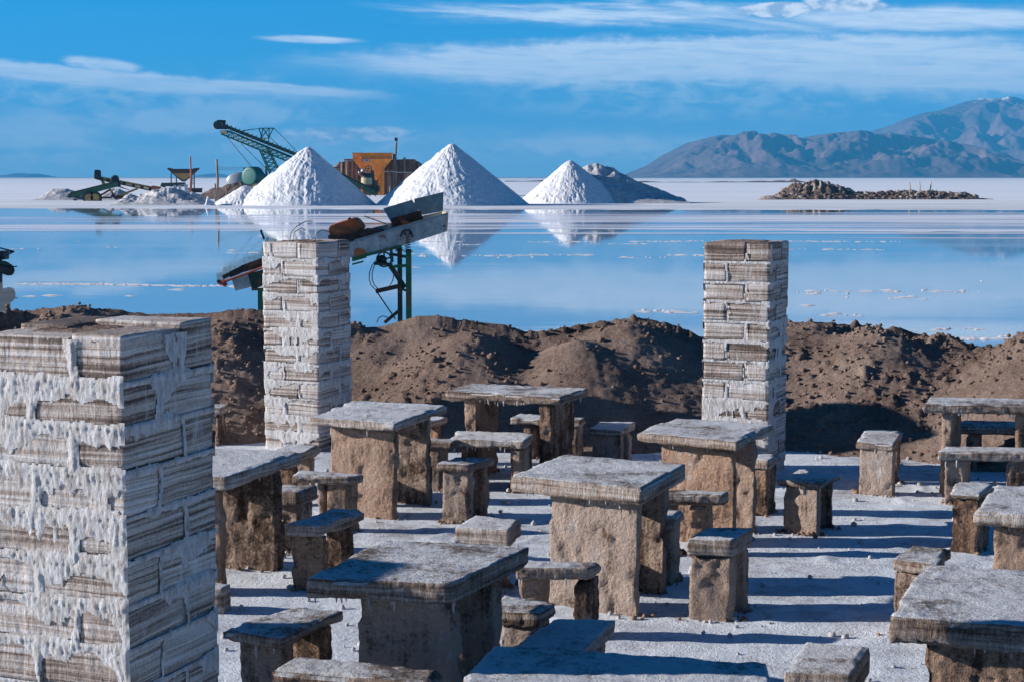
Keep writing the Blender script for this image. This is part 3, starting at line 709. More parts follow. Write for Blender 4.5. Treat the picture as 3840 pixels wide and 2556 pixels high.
# ------------------------------------------------------------------ tables and stools of cut salt
def icicle_mesh():
    bm = bmesh.new(); tube(bm, [(0,0,0),(0.001,0,-.02),(-.001,.001,-.045),(0,0,-.07),(0,0,-.085)], [.009,.007,.0055,.0045,.002], 6)
    bmesh.ops.recalc_face_normals(bm, faces=bm.faces); me = bpy.data.meshes.new('salt_icicle'); bm.to_mesh(me); bm.free()
    for p in me.polygons: p.use_smooth = True
    me.materials.append(MC); return me
ICE = icicle_mesh()
def bil(q, u, v):
    L, Fq, Rr, B = q; return (1-u)*(1-v)*L + u*(1-v)*Fq + u*v*Rr + (1-u)*v*B
def furniture(kind, zk, pts, h, th, style, label, seed, legs=None, ice=0, top_m=None, group=None, res=None, worn=1.0, leglabel=None):
    if pts[3] is None:
        l, f, r = [zat(zk, *p, z=h) for p in pts[:3]]; q = [l, f, r, l+r-f]
    else: q = [zat(zk, *p, z=h) for p in pts]
    q = [Vector((p.x, p.y)) for p in q]; c = sum(q, Vector((0, 0)))/4
    root = empty(kind, (c.x, c.y, 0), 0, label, 'table' if 'table' in kind else ('bench' if 'bench' in kind else 'stool'), group)
    qq = [p-c for p in q]; rs = res or (.016 if c.y < 10 else .02)
    tn = 'tabletop' if 'table' in kind else 'seat'
    rough_block(tn, qq, h-th, h, rs, .008, .007*worn, 16, seed, flute=.005*worn, chip=.018*worn, m=MS, parent=root)
    if style == 'panel': rects = legs or [(.12, .92, .09, .20), (.12, .92, .74, .86)]
    else: rects = legs or [(.06, .24, .10, .90), (.74, .92, .10, .90)]
    for i, (u0, u1, v0, v1) in enumerate(rects):
        lq = [bil(qq, u0, v0), bil(qq, u1, v0), bil(qq, u1, v1), bil(qq, u0, v1)]
        cc = sum(lq, Vector((0, 0)))/4; lq = [cc+(p-cc)*1.0 for p in lq]
        rough_block('leg', lq, -.05, h-th+.004, rs, .008, .009*worn, 18, seed*7+i, flute=.0025, chip=.02, pit=.018*worn, m=ML, parent=root)
    rg = random.Random(seed)
    for i in range(ice):
        side = rg.random() < .8; u = rg.uniform(.03, .97); v = rg.uniform(.01, .10)
        if rg.random() < .2: u, v = rg.uniform(.92, .98), rg.uniform(.05, .95)
        p = bil(qq, u, v); o = bpy.data.objects.new('salt_icicle', ICE); COL.objects.link(o); o.parent = root
        s = rg.uniform(.4, .85); o.location = (p.x, p.y, h-th+.012); o.scale = (s*rg.uniform(1.1, 1.6),)*2 + (s*rg.uniform(.5, 1.2),)
    return root
GT = 'square salt-slab tables'; GS = 'salt stools around the tables'; GB = 'long salt benches'
T_ = 'salt_table'; S_ = 'salt_stool'; B_ = 'salt_bench'
P2 = [(.10,.92,.07,.20),(.14,.93,.72,.86)]
LIST = [
 (T_,'Z3',[(905,318),(1530,365),(1932,228),(1235,195)],.83,.07,'panel','square salt table with a pitted rusty-brown front leg, right of the middle pillar foot',11,[(.16,.92,.13,.21),(.2,.92,.72,.82)],5),
 (T_,'R1',[(122,115),(918,162),(1100,98),(310,65)],.83,.07,'end','long narrow salt table hung with white icicles, backed by the brown bank',12,[(.14,.25,.12,.92),(.80,.90,.06,.92)],20),
 (T_,'R1',[(575,690),(1470,782),(1762,612),(935,545)],.86,.11,'panel','big thick-topped salt table in the middle of the picture with icicles at its left corner',13,[(.25,.93,.11,.21),(.3,.92,.74,.84)],14),
 (T_,'R1',[(1420,395),(2110,462),(2362,342),(1680,300)],.84,.075,'panel','salt table with a cracked hollow in its top, in front of the right-hand pillar',14,[(.20,.93,.14,.21),(.2,.92,.70,.78)],4),
 (T_,'Z4',[(880,520),(1945,562),(2530,290),(1430,235)],.82,.105,'panel','heavy salt table in front whose left half lies in blue shadow',15,[(.30,.97,.10,.19),(.3,.94,.62,.74)],14),
 (T_,'R4',[(1220,922),(2900,1050),(3150,560),(1490,485)],.82,.13,'panel','large crusted salt table cut off by the lower right corner of the picture',16,[(.17,.93,.10,.22),(.17,.93,.74,.86)],8),
 (T_,'R3',[(1490,262),(2470,278),(2560,215),(1560,197)],.82,.075,'end','narrow salt table with icicles at the right edge, nearest the brown bank',17,[(.16,.28,.10,.9),(.80,.90,.10,.9)],16),
 (T_,'R3',[(1925,1170),(3100,1240),(3300,1000),(2125,942)],.82,.085,'panel','salt table cut by the right edge, behind the squat stool, with a pale grained leg',18,[(.14,.93,.08,.2),(.14,.93,.74,.86)],5),
 (T_,'Z3',[(-652,715),(290,760),(845,572),(-97,532)],.82,.095,'panel','salt table half hidden behind the nearest pillar, its right edge raised on a brown leg',19,[(.12,.95,.02,.09),(.10,.95,.72,.84)],5),
 (T_,'R2',[(-560,1840),(2500,2060),(2300,1243),(115,1103)],.82,.09,'panel','table top crossed by a band of blue shadow at the bottom of the picture',20,[(.14,.86,.10,.24),(.14,.86,.70,.84)],0),
 (B_,'Z3',[(20,245),(262,252),(308,226),(80,218)],.40,.075,'end','low bench peeping out to the right of the nearest pillar by the bank foot',31,None,0),
 (S_,'Z3',[(560,600),(800,610),(988,525),(750,512)],.44,.09,'panel','salt stool at the foot of the middle pillar, behind the left table corner',32,P2,0),
 (S_,'Z3',[(775,748),(1200,757),(1312,742),(840,702)],.46,.065,'end','stool with a thin slab seat in front of the pitted brown table leg',33,[(.40,.52,.2,.9),(.58,.93,.1,.9)],0),
 (S_,'Z3',[(575,860),(830,870),(960,818),(700,808)],.48,.11,'end','stubby stool with a knobbly neck between the left table and the blue-topped stool',34,[(.38,.92,.12,.88)],0),
 (S_,'Z4',[(720,125),(980,135),(1320,20),(1060,5)],.46,.085,'panel','stool with a blue-shaded seat between the left table and the front table',35,[(.10,.96,.05,.22),(.3,.95,.62,.80)],0),
 (S_,'R1',[(65,610),(285,620),(465,570),(180,560)],.49,.06,'panel','tall slim stool with a blue-shaded seat left of the middle table',36,[(.12,.97,.06,.30),(.30,.97,.60,.84)],0),
 (S_,'Z3',[(1560,486),(1955,500),(2025,482),(1700,466)],.46,.065,'end','stool with a wedge-shaped tapering leg just right of the pitted-leg table',37,[(.52,.74,.15,.85)],0),
 (B_,'R1',[(155,440),(665,460),(735,400),(205,385)],.47,.075,'end','bench with icicles under its seat, in front of the long narrow table',38,[(.14,.34,.15,.9),(.80,.99,.08,.9)],14),
 (B_,'R1',[(565,300),(1045,318),(1082,295),(640,268)],.41,.065,'end','shaded bench behind the long narrow table, seen between its legs',39,[(.18,.34,.1,.9),(.80,.97,.1,.9)],0),
 (S_,'R1',[(1100,370),(1320,382),(1418,325),(1165,325)],.46,.075,'panel','small stool between the long narrow table and the cracked-top table',40,[(.10,.97,.06,.30),(.2,.97,.62,.86)],0),
 (S_,'Z3',[(1550,350),(1735,374),(1925,320),(1745,300)],.46,.06,'panel','orange-brown stool tucked behind the pitted-leg table, its right end showing',41,P2,3),
 (S_,'R1',[(190,1040),(560,1062),(648,985),(330,960)],.46,.12,'panel','low broken stool with a rough brown side, behind the front table',42,[(.2,.8,.2,.35),(.2,.8,.65,.8)],0),
 (B_,'R2',[(285,482),(875,490),(990,440),(400,415)],.46,.075,'end','bench with white crusted legs in front of the middle table',43,[(.04,.30,.1,.9),(.78,.99,.04,.9)],2),
 (S_,'R2',[(60,830),(478,850),(622,770),(200,705)],.46,.085,'panel','pale-topped stool right against the right side of the front table',44,[(.2,.88,.06,.22),(.2,.9,.7,.85)],0),
 (S_,'R2',[(250,1140),(825,1155),(1090,905),(590,878)],.46,.075,'panel','stool lying wholly in blue shadow in front of the crusted bench',45,[(.1,.9,.08,.22),(.3,.94,.7,.86)],0),
 (S_,'R2',[(1660,250),(2030,265),(2195,165),(1830,160)],.53,.115,'panel','tall stool with a thick banded seat and blue top, alone on the striped ground',46,[(.04,.97,.04,.28),(.3,.97,.62,.88)],0,None,'s',None,.6),
 (B_,'R1',[(1480,812),(2020,822),(2057,797),(1600,785)],.47,.085,'end','bench in front of the cracked-top table with one white streaked leg',47,[(.1,.3,.1,.9),(.52,.78,.1,.9)],0),
 (S_,'R2',[(1300,75),(1562,85),(1637,22),(1430,5)],.48,.085,'panel','narrow stool hard by the right leg of the middle table',48,[(.4,.92,.1,.9)],0),
 (S_,'R3',[(20,722),(190,735),(282,683),(100,672)],.48,.08,'panel','slim stool at the foot of the right-hand pillar',49,[(.15,.90,.06,.94)],0),
 (S_,'R3',[(250,895),(640,930),(810,850),(430,800)],.43,.055,'panel','wide blue-topped stool with pitted legs, right of the slim pillar-foot stool',50,[(.15,.90,.06,.22),(.35,.90,.62,.80)],8),
 (S_,'R3',[(930,580),(1250,602),(1335,480),(1010,472)],.47,.06,'panel','lone stool near the brown bank whose seat is half in shade, rough brown leg',51,[(.10,1.0,.03,.20),(.3,.96,.70,.88)],6),
 (B_,'R3',[(1618,655),(2500,672),(2560,628),(1690,612)],.47,.085,'end','thick knotted bench in front of the narrow table at the right edge',52,[(.07,.26,.1,.9),(.66,.86,.1,.9)],4),
 (B_,'R3',[(1780,438),(2600,456),(2650,412),(1830,388)],.45,.09,'end','shaded bench behind the narrow table at the right edge',53,[(.1,.22,.1,.9),(.7,.82,.1,.9)],0),
 (S_,'R3',[(1722,1005),(1985,1020),(2098,930),(1790,905)],.47,.06,'panel','squat speckled stool left of the table cut by the right edge',54,[(.04,.96,.06,.9)],0),
 (S_,'R4',[(1243,440),(1625,490),(1738,350),(1380,313)],.50,.07,'panel','pale stool half hidden behind the large corner table',55,[(.0,.9,.05,.9)],0),
 (S_,'R4',[(310,1390),(890,1420),(1060,1175),(510,1135)],.46,.16,'panel','rounded stool at the bottom edge between the shadow-banded table and the corner table',56,[(.05,.95,.05,.3),(.05,.95,.7,.95)],0,None,'s',None,.6),
 (S_,'Z4',[(240,900),(700,965),(1155,760),(790,735)],.46,.06,'panel','dirty-edged stool between the nearest pillar and the front table',57,[(.22,.92,.08,.26),(.35,.95,.68,.84)],2),
 (B_,'Z4',[(605,1190),(1800,1300),(1890,1192),(790,1085)],.46,.08,'end','bench at the bottom edge in front of the shaded table, rear half in shadow',58,[(.1,.25,.1,.9),(.75,.9,.1,.9)],0),
 (S_,'Z4',[(-60,590),(268,602),(325,560),(20,540)],.17,.20,'end','low brown salt block on the ground just right of the nearest pillar',59,[(.3,.7,.3,.7)],0),
]
for it in LIST:
    kind, zk, pts, h, th, style, lab, sd, lg, ic = it[:10]; worn = it[13] if len(it) > 13 else 1.0
    furniture(kind, zk, pts, h, th, style, lab, sd, lg, ic, group={T_: GT, S_: GS, B_: GB}[kind], worn=worn)

def crumbs():
    rng = np.random.RandomState(12); ico = bmesh.new(); bmesh.ops.create_icosphere(ico, subdivisions=1, radius=1); iv = np.array([v.co[:] for v in ico.verts]); iq = np.array([[v.index for v in f.verts] for f in ico.faces]); ico.free()
    feet = [(o.parent.location + o.data.vertices[0].co, o) for o in COL.objects if o.name.startswith('leg') and o.parent and o.parent.get('category') in ('table', 'stool', 'bench')]
    for nm, mm, N, lab in (('salt_crumbs', MC, 2600, 'small white salt crumbs littering the trodden ground'), ('brown_crumbs', ML, 3600, 'brown grit crumbled from the legs of the tables and stools')):
        V, Q = [], []
        for i in range(N):
            if nm == 'salt_crumbs' and i % 3: x, y = rng.uniform(-4, 6), rng.uniform(6, 17)
            else:
                o = feet[rng.randint(len(feet))][1]; vs = o.data.vertices; v = vs[rng.randint(len(vs))].co; x, y = o.parent.location.x+v.x+rng.randn()*.035, o.parent.location.y+v.y+rng.randn()*.035
            s = .005+.022*rng.rand()**3; v = iv*(1+.6*(rng.rand(len(iv), 1)-.5))*s; V.append(v+np.array([x, y, .003+s*.3])); Q.append(iq+len(iv)*len(Q))
        tag(link(nm, mesh_np(nm, np.concatenate(V), np.concatenate(Q), False), mm), lab, kind='stuff')
crumbs()

# ------------------------------------------------------------------ heaps of harvested salt
def cone(D, pk, bl, br, ybase, label, seed, name='salt_cone', rough=.22, m=None, lump=0.0, squash=1.0, res=150, group='white cones of harvested salt'):
    """cone with its peak and foot seen at the given photo pixels"""
    peak = at(pk[0], pk[1], D=D); zb = ZW-.05; Lx = at(bl, ybase, D=D).x; Rx = at(br, ybase, D=D).x; H = peak.z-zb
    n = res; g = np.linspace(-1.08, 1.08, n); X, Y = np.meshgrid(g, g, indexing='ij')
    rl, rr = peak.x-Lx, Rx-peak.x; rad = (rl+rr)/2
    XX = np.where(X < 0, X*rl, X*rr); YY = Y*rad*squash
    d = np.sqrt((XX/np.where(X < 0, rl, rr))**2 + (YY/(rad*squash))**2); ang = np.arctan2(YY, XX)
    prof = 1-np.clip(d, 0, 1.2); prof = np.where(prof > .96, .96+(prof-.96)*.35, prof)
    wa = .5*(fbm(XX*.25+seed, YY*.25, 0, seed+8, 3)-.5)
    face = 1-np.abs(2*fbm(np.cos(ang+wa)*4.6+seed, np.sin(ang+wa)*4.6, d*1.2, seed, 4, .55)-1)
    wr = 1-np.abs(2*fbm(XX*.75+YY*.2+seed, YY*.5, prof*H*.55, seed+3, 5, .6)-1)
    Z = zb + H*prof + rough*sstep(0, .15, d)*sstep(-.02, .1, prof)*((face-.7)*1.3+(wr-.75)*2.0)*np.where(XX > 0, .25+.75*sstep(rad*.55, rad*.30, XX/np.maximum(d, .15)), 1) + lump*(fbm(XX*.45, YY*.45, 0, seed+6, 5, .6)-.5)*sstep(0, .2, d)*sstep(0, .15, prof)
    Z = np.where(prof < 0, zb-.4, Z)
    V = np.stack([XX, YY, Z], -1).reshape(-1, 3)
    o = link(name, mesh_np(name, V, grid_quads(n, n)), m or MHEAP, None, (peak.x, D, 0))
    return tag(o, label, 'salt pile', group)
DC = 205
cone(DC, (709*1.63, 545), 535*1.63, 868*1.63, 770, 'pointed white salt cone below the green conveyor boom', 4, rough=.20, res=320)
cone(DC, (1040*1.63, 533), 862*1.63, 1222*1.63, 770, 'tallest white salt cone right of the orange hopper', 9, rough=.20, res=320)
cone(DC+13, (1312*1.63, 597), 1190*1.63, 1448*1.63, 763, 'smaller white salt cone with a chipped foot on the right', 14, rough=.19, res=260)
cone(DC-1, (566*1.63, 693), 488*1.63, 660*1.63, 769, 'low white salt heap leaning on the left of the boom cone', 19, rough=.2, res=120)
def hump(pts, D, depth, label, seed, m, name='salt_heap', rough=.4, cat='salt pile', group=None, n=160, zb=None):
    """long irregular heap whose skyline passes through photo points"""
    zb = ZW if zb is None else zb
    xs = [at(p[0], p[1], D=D).x for p in pts]; zs = [at(p[0], p[1], D=D).z for p in pts]; c = (xs[0]+xs[-1])/2
    X = np.linspace(xs[0], xs[-1], n); T = np.linspace(-1, 1, 60); XX, TT = np.meshgrid(X, T, indexing='ij')
    zc = np.interp(XX, xs, zs)-zb; YY = TT*depth
    env = np.clip(1-np.abs(TT), 0, 1)**.85
    sc = 1.6/max(zc.max(), .3)
    Z = zb+zc*env*(1+rough*.9*(fbm(XX*sc+seed, YY*sc, 0, seed, 4)-.5)*(np.abs(TT) > .02)) + rough*.5*(fbm(XX*sc*3, YY*sc*3, 0, seed+2, 4, .6)-.5)*env*zc.max()*.5 - .1*(env <= .001)
    o = link(name, mesh_np(name, np.stack([XX-c, YY, Z], -1).reshape(-1, 3), grid_quads(n, 60)), m, None, (c, D, 0))
    return tag(o, label, cat, group)
d2 = lambda L: [(a*1.63, b*1.63) for a, b in L]
hump(d2([(1230,462),(1290,420),(1335,390),(1343,384),(1352,380),(1362,381),(1372,376),(1384,379),(1395,384),(1412,386),(1425,398),(1440,402),(1470,418),(1500,430),(1530,442),(1575,460)]), 222, 9, 'big greyish lumpy salt pile with a ragged top behind the smallest cone', 25, MHEAP2, rough=.5)
hump([(a*.3735+120, b*.3735+580) for a, b in [(830,500),(900,450),(950,420),(1050,410),(1150,385),(1230,360),(1330,340),(1420,335),(1480,352),(1560,370),(1680,400),(1740,430),(1790,465),(1840,500)]], 206, 5, 'sprawling greyish salt heap with scooped hollows in front of the rusty hopper', 26, MHEAP2, rough=1.15)
hump([(a*.3735+120, b*.3735+580) for a, b in [(45,445),(120,400),(200,345),(290,340),(350,342),(420,365),(480,400),(560,445)]], 247, 5, 'low rounded salt heap at far left behind the green tipped conveyor', 27, MHEAP2, rough=.35)
hump([(a*.3735+120, b*.3735+580) for a, b in [(600,450),(680,400),(740,360),(800,342),(880,345),(950,380),(1000,425),(1020,450)]], 250, 4, 'small salt heap behind the wheels of the green tipped conveyor', 28, MHEAP2, rough=.5)
hump([(a*.3735+120, b*.3735+580) for a, b in [(1690,400),(1760,370),(1850,340),(1950,310),(2050,295),(2150,300),(2300,305),(2400,330)]], 262, 7, 'dark earth mound carrying the two tanks', 29, RUBBLE, 'earth_mound', .7, 'mound', None, 160)
hump([(a*.3735+120, b*.3735+580) for a, b in [(1740,520),(1755,430),(1765,415),(1780,440),(1830,490),(1850,520)]], 200, 1.2, 'tiny white salt peak beside the wooden posts', 30, MHEAP, rough=.3, n=40)
# rubble bank on the right
hump([(a*.3608+2850, b*.3608+630) for a, b in [(100,330),(170,270),(260,215),(330,185),(420,180),(500,170),(540,130),(600,140),(650,170),(700,155),(740,170),(800,185),(860,205),(920,240),(1000,260),(1080,255),(1180,270),(1250,255),(1320,262),(1400,255),(1500,240),(1600,250),(1700,262),(1850,255),(1950,245),(2050,262),(2150,250),(2210,290),(2280,318),(2400,330)]], 255, 4, 'long broken bank of brown and pale rubble on the salt at the right', 35, RUBBLE, 'rubble_bank', .9, 'rubble bank', None, 420)
hump([(a*.3608+2850, b*.3608+630) for a, b in [(-40,330),(30,295),(90,285),(140,290),(200,315),(250,332)]], 249, 2.5, 'small low brown mound left of the rubble bank', 36, RUBB2, 'earth_mound', .5, 'mound', None, 60)
def rubble_rocks():
    rng = np.random.RandomState(9); ico = bmesh.new(); bmesh.ops.create_icosphere(ico, subdivisions=1, radius=1); iv = np.array([v.co[:] for v in ico.verts]); iq = np.array([[v.index for v in f.verts] for f in ico.faces]); ico.free()
    prof = [(170,270),(330,185),(540,135),(600,140),(700,155),(860,205),(1000,260),(1500,245),(2050,255),(2230,300)]
    for mi, (mm, nn) in enumerate(((RUBB2, 260), (RUBBLE, 420))):
        V, Q = [], []
        for i in range(nn):
            a = rng.uniform(150, 2250); top = np.interp(a, [p[0] for p in prof], [p[1] for p in prof]); b = top+(325-top)*rng.rand()
            if mi == 0 and a > 500 and rng.rand() < .6: b = top+8
            D = 255-4*((b-top)/(330-top)); p = at(2850+a*.3608, 630+b*.3608, D=D); s = .10+.42*rng.rand()**3
            v = iv*(1+.7*(rng.rand(len(iv), 1)-.5))*s*np.array([1.1, 1, .8]); V.append(v+np.array(p)); Q.append(iq+len(iv)*len(Q))
        tag(link('rubble', mesh_np('rubble', np.concatenate(V), np.concatenate(Q), False), mm), ('pale' if mi == 0 else 'dark brown')+' salt-earth lumps strewn over the rubble bank', kind='stuff')
rubble_rocks()
def stake(zk, x0, y0, x1, y1, D, label, m=None, w_=.18, name='wooden_stake', cat='stake', group=None, cap=False):
    p, q = zat(zk, x0, y0, D=D), zat(zk, x1, y1, D=D); mid = (p+q)/2 + Vector((w_*.3, 0, 0)); root = (p.x, p.y, p.z)
    bm = bmesh.new(); tube(bm, [Vector((0,0,0)), mid-p, q-p], w_/2, 7, w_*.38)
    return tag(bm_obj(name, bm, m or WOODP, None, True, root), label, cat, group)
PALE = mat_wood('pale_stake', (.42,.32,.22), (.62,.5,.38))
stake('Q', 560, 245, 565, 160, 251, 'short fat pale stake in the left of the rubble bank', PALE, .45, group='stakes in the rubble bank')
stake('Q', 622, 215, 628, 133, 252, 'pale stake beside the top of the rubble bank', PALE, .38, group='stakes in the rubble bank')
stake('Q', 1556, 280, 1554, 152, 252, 'leftmost of the three tall stakes in the rubble bank', PALE, .24, group='stakes in the rubble bank')
stake('Q', 1658, 265, 1657, 142, 253, 'middle of the three tall stakes in the rubble bank', PALE, .24, group='stakes in the rubble bank')
stake('Q', 1763, 265, 1776, 138, 253, 'rightmost leaning one of the three tall stakes in the rubble bank', PALE, .24, group='stakes in the rubble bank')
hump([(a*.3608+2850, b*.3608+630) for a, b in [(-1450,150),(-1400,145),(-1200,138),(-1000,150),(-760,146),(-600,150),(-400,140),(-200,146),(0,135),(100,140),(180,134),(240,130),(290,140),(345,112),(390,132),(440,140),(475,150)]], 1000, 12, 'distant low broken ridge of brown earth across the salt flat', 37, RUBBLE, 'earth_ridge', .9, 'ridge', None, 300)
hump([(1880,650),(1900,640),(1960,641),(2040,638),(2120,641),(2200,639),(2260,641),(2300,650)], 1150, 10, 'distant low brown ridge between the two tall cones and the small one', 38, RUBBLE, 'earth_ridge', .9, 'ridge', None, 120, zb=ZW) if False else None
hump([(1880,684),(1900,678),(1960,680),(2040,676),(2120,679),(2200,677),(2260,679),(2300,684)], 1150, 10, 'distant low brown ridge glimpsed between the tallest and the smallest cone', 38, RUBBLE, 'earth_ridge', .9, 'ridge', None, 120)
hump([(a*.3735+120, b*.3735+580) for a, b in [(1000,292),(1030,284),(1080,291),(1150,292),(1190,280),(1240,290),(1330,290),(1640,290),(1700,284),(1780,286),(1840,293)]], 950, 8, 'distant low brown ridge behind the rusty hopper stand', 39, RUBBLE, 'earth_ridge', .9, 'ridge', None, 140)

# ------------------------------------------------------------------ the vibrating feeder behind the middle pillar
def feeder():
    D = 30.0; root = empty('vibrating_feeder', at(1520, 1330, D=D), 0, 'rusty grey vibrating feeder on green posts standing behind the middle pillar', 'mining machine')
    M = lambda u, v, d=0: zat('M', u, v, D=D+d); Y = lambda u, v, d=0: zat('Y', u, v, D=D+d)
    t1 = Vector((0, .025, 0))
    part('side_panel', GREYP, root, lambda b: slabpoly(b, [M(-420,905),(M(-420,1000)),M(390,830),M(540,800),M(960,700),M(1485,530),M(1497,310),M(400,645)], t1))
    part('panel_lip', BLUEG, root, lambda b: slabpoly(b, [M(400,655,-.02),M(1500,330,-.02),M(1503,305,-.02),M(400,628,-.02)], (0,.05,0)))
    part('far_side_panel', GREYP, root, lambda b: slabpoly(b, [M(-420,800,.9),M(-420,900,.9),M(400,700,.9),M(1430,470,.9),M(1440,290,.9),M(850,430,.9),M(540,505,.9)], t1))
    part('trough_floor', RUSTD, root, lambda b: slabpoly(b, [M(-400,960,.04),M(1480,500,.04),M(1440,480,1.08),M(-400,920,1.08)], (0,0,-.02)))
    part('end_plate', CREAM, root, lambda b: slabpoly(b, [M(1425,480,1.05),M(1425,285,1.05),M(1497,312,.05),M(1485,525,.05)], (.02,0,0)))
    part('hood_plate', BLUEG, root, lambda b: slabpoly(b, [M(745,258,.9),M(1080,155,.9),M(1130,225,.9),M(1205,370,.9),M(850,450,.9)], t1))
    part('hood_plate', BLUEG, root, lambda b: slabpoly(b, [M(1108,145,.95),M(1455,62,.95),M(1445,288,.95),M(1205,335,.95),M(1112,215,.95)], t1))
    part('inner_plate', RUSTD, root, lambda b: slabpoly(b, [M(835,375,.45),M(1180,280,.45),M(1215,385,.45),M(850,480,.45)], t1))
    part('chute_lump', RUST, root, lambda b: slabpoly(b, [M(940,415,.3),M(990,395,.3),M(1080,432,.3),M(1000,455,.3)], (0,.2,0)))
    def cover(b):
        a = [M(100,570,.25),M(104,470,.25),M(175,442,.25),M(385,378,.25),M(440,395,.3),M(500,465,.4),M(515,505,.4),M(400,560,.25)]
        k = [p+Vector((0,.55,.02)) for p in a]; loft(b, a, k, True, True)
        bmesh.ops.bevel(b, geom=b.edges[:], offset=.02, segments=2, affect='EDGES')
    cv = part('motor_cover', RUST, root, cover)
    def shade(b): slabpoly(b, [M(100,570,.2),M(390,560,.2),M(520,500,.2),M(720,520,.2),M(700,545,.2),M(430,640,.2),M(90,640,.2)], (0,.7,0))  # dark slab standing in for the shade under the motor cover
    part('under_cover_shade', RUSTD, root, shade)
    part('lifting_bolt', BLACK, root, lambda b: beam(b, M(330,388,.4), M(365,372,.4), .04))
    part('pull_rod', RUSTD, root, lambda b: tube(b, [M(520,348,.6), M(780,440,.6)], .010, 6))
    part('white_block', CREAM, root, lambda b: beam(b, M(815,445,.2), M(815,505,.2), .05, .05))
    def spring(b, u0, u1, v0, v1, n, r):
        pts = []
        for i in range(n*14+1):
            f = i/(n*14); c = M(u0+(u1-u0)*f, v0+(v1-v0)*f, -.12); a = f*n*2*math.pi; pts.append(c+Vector((math.cos(a)*r, math.sin(a)*r, 0)))
        tube(b, pts, .008, 5)
    part('coil_spring', BLACK, root, lambda b: spring(b, 1030, 1030, 565, 745, 6, .05), True)
    part('spring_bracket', BLACK, root, lambda b: (beam(b, M(985,515,-.05), M(1060,515,-.05), .03), beam(b, M(980,520,-.05), M(945,590,-.05), .03), beam(b, M(1062,520,-.05), M(1092,600,-.05), .03), beam(b, M(1000,530,-.09), M(1000,570,-.09), .03), beam(b, M(1055,530,-.09), M(1055,570,-.09), .03)))
    for (u, v) in ((912,625),(912,648),(945,625),(970,615),(710,688),(710,708),(1220,557),(1233,525),(1415,497),(1428,468),(1355,490),(1462,465),(895,578)):
        o = part('bolt', RUSTD, root, lambda b: tube(b, [M(u,v,-.012), M(u,v,.01)], .009 if u != 1462 else .02, 8))
    part('rust_patch_plate', RUST, root, lambda b: slabpoly(b, [M(400,745,-.006),M(440,722,-.006),M(520,735,-.006),M(545,790,-.006),M(400,822,-.006)], (0,.004,0)))
    part('under_rail', GREEN, root, lambda b: (beam(b, M(380,850,.02), M(960,700,.02), .08, .05), beam(b, M(380,915), M(510,880), .05, .03), beam(b, M(380,870), M(545,825), .06, .04)))
    z0 = 1500
    part('post', GREEN, root, lambda b: beam(b, M(1042,745), M(1046,1760), .10, .10, (0,1,0)))
    part('post', DGREEN, root, lambda b: beam(b, M(938,735,.6), M(944,1760,.6), .085, .1, (0,1,0)))
    part('post_cap', DGREEN, root, lambda b: (beam(b, M(985,762,-.02), M(1090,762,-.02), .12, .015), beam(b, M(1010,748), M(1070,748), .11, .04)))
    part('post_cap', DGREEN, root, lambda b: (beam(b, M(885,748,.6), M(985,748,.6), .12, .02), beam(b, M(900,730,.6), M(965,730,.6), .11, .06)))
    part('cross_bar', DGREEN, root, lambda b: beam(b, M(840,795,.1), M(1010,825,.1), .05, .05))
    part('cross_bar', GREEN, root, lambda b: beam(b, M(870,940), M(1012,930), .06, .055))
    part('cross_bar', DGREEN, root, lambda b: beam(b, M(920,1195), M(1015,1222), .05, .045))
    part('hanger_arm', DGREEN, root, lambda b: beam(b, M(835,735), M(850,890), .055, .055))
    part('diagonal_brace', DGREEN, root, lambda b: beam(b, M(810,905,.1), M(1000,1190,.1), .08, .085))
    part('lower_arm', RUSTD, root, lambda b: beam(b, M(655,1232), M(955,1165), .06, .08))
    part('thin_strut', RUSTD, root, lambda b: beam(b, M(678,1250), M(888,1560), .022, .022))
    part('foot_brace', RUSTD, root, lambda b: beam(b, M(760,1600,.2), M(925,1462,.2), .06, .06))
    def wheel(b):
        c = M(752,858,.05); n = 28
        def ring(r, y): return [c+Vector((math.cos(a)*r, y, math.sin(a)*r)) for a in [2*math.pi*k/n for k in range(n)]]
        loft(b, ring(.145, 0), ring(.145, .06)); loft(b, ring(.145, 0), ring(.118, 0)); loft(b, ring(.145, .06), ring(.118, .06)); loft(b, ring(.118, 0), ring(.118, .06))
        for k in range(5):
            a = k*2*math.pi/5+.3; beam(b, c+Vector((math.cos(a)*.02, .03, math.sin(a)*.02)), c+Vector((math.cos(a)*.125, .03, math.sin(a)*.125)), .03, .03, (0,1,0))
        tube(b, [c+Vector((0,-.03,0)), c+Vector((0,.3,0))], .035, 12)
    part('flywheel', BLACK, root, wheel)
    part('motor', DGREEN, root, lambda b: (tube(b, [M(725,865,.15), M(725,865,.5)], .095, 18), beam(b, M(640,905,.1), M(850,915,.1), .2, .045)))
    def arc(pts): return lambda b: tube(b, [M(*p) for p in pts], .009, 6)
    part('drive_belt', BLACK, root, arc([(655,870),(610,930),(582,1010),(578,1090),(600,1160),(650,1210)]), True)
    part('drive_belt', BLACK, root, arc([(665,880),(630,950),(612,1030),(618,1110),(645,1165),(685,1205)]), True)
    part('hose', RUSTD, root, arc([(860,980),(868,1040),(855,1110),(815,1175)]), True)
    part('hose', BLACK, root, arc([(668,1600),(690,1545),(735,1522),(780,1530),(800,1555)]), True)
    # the tail end, showing left of the pillar
    part('tail_cover', BLACK, root, lambda b: slabpoly(b, [Y(275,1082),Y(372,1032),Y(560,965),Y(560,1030),Y(370,1078),Y(283,1118)], (0,1.0,0)))
    part('tail_top_rail', RUSTD, root, lambda b: (beam(b, Y(370,1050,-.03), Y(560,990,-.03), .04, .09), beam(b, Y(372,1075,-.03), Y(560,1022,-.03), .04, .04)))
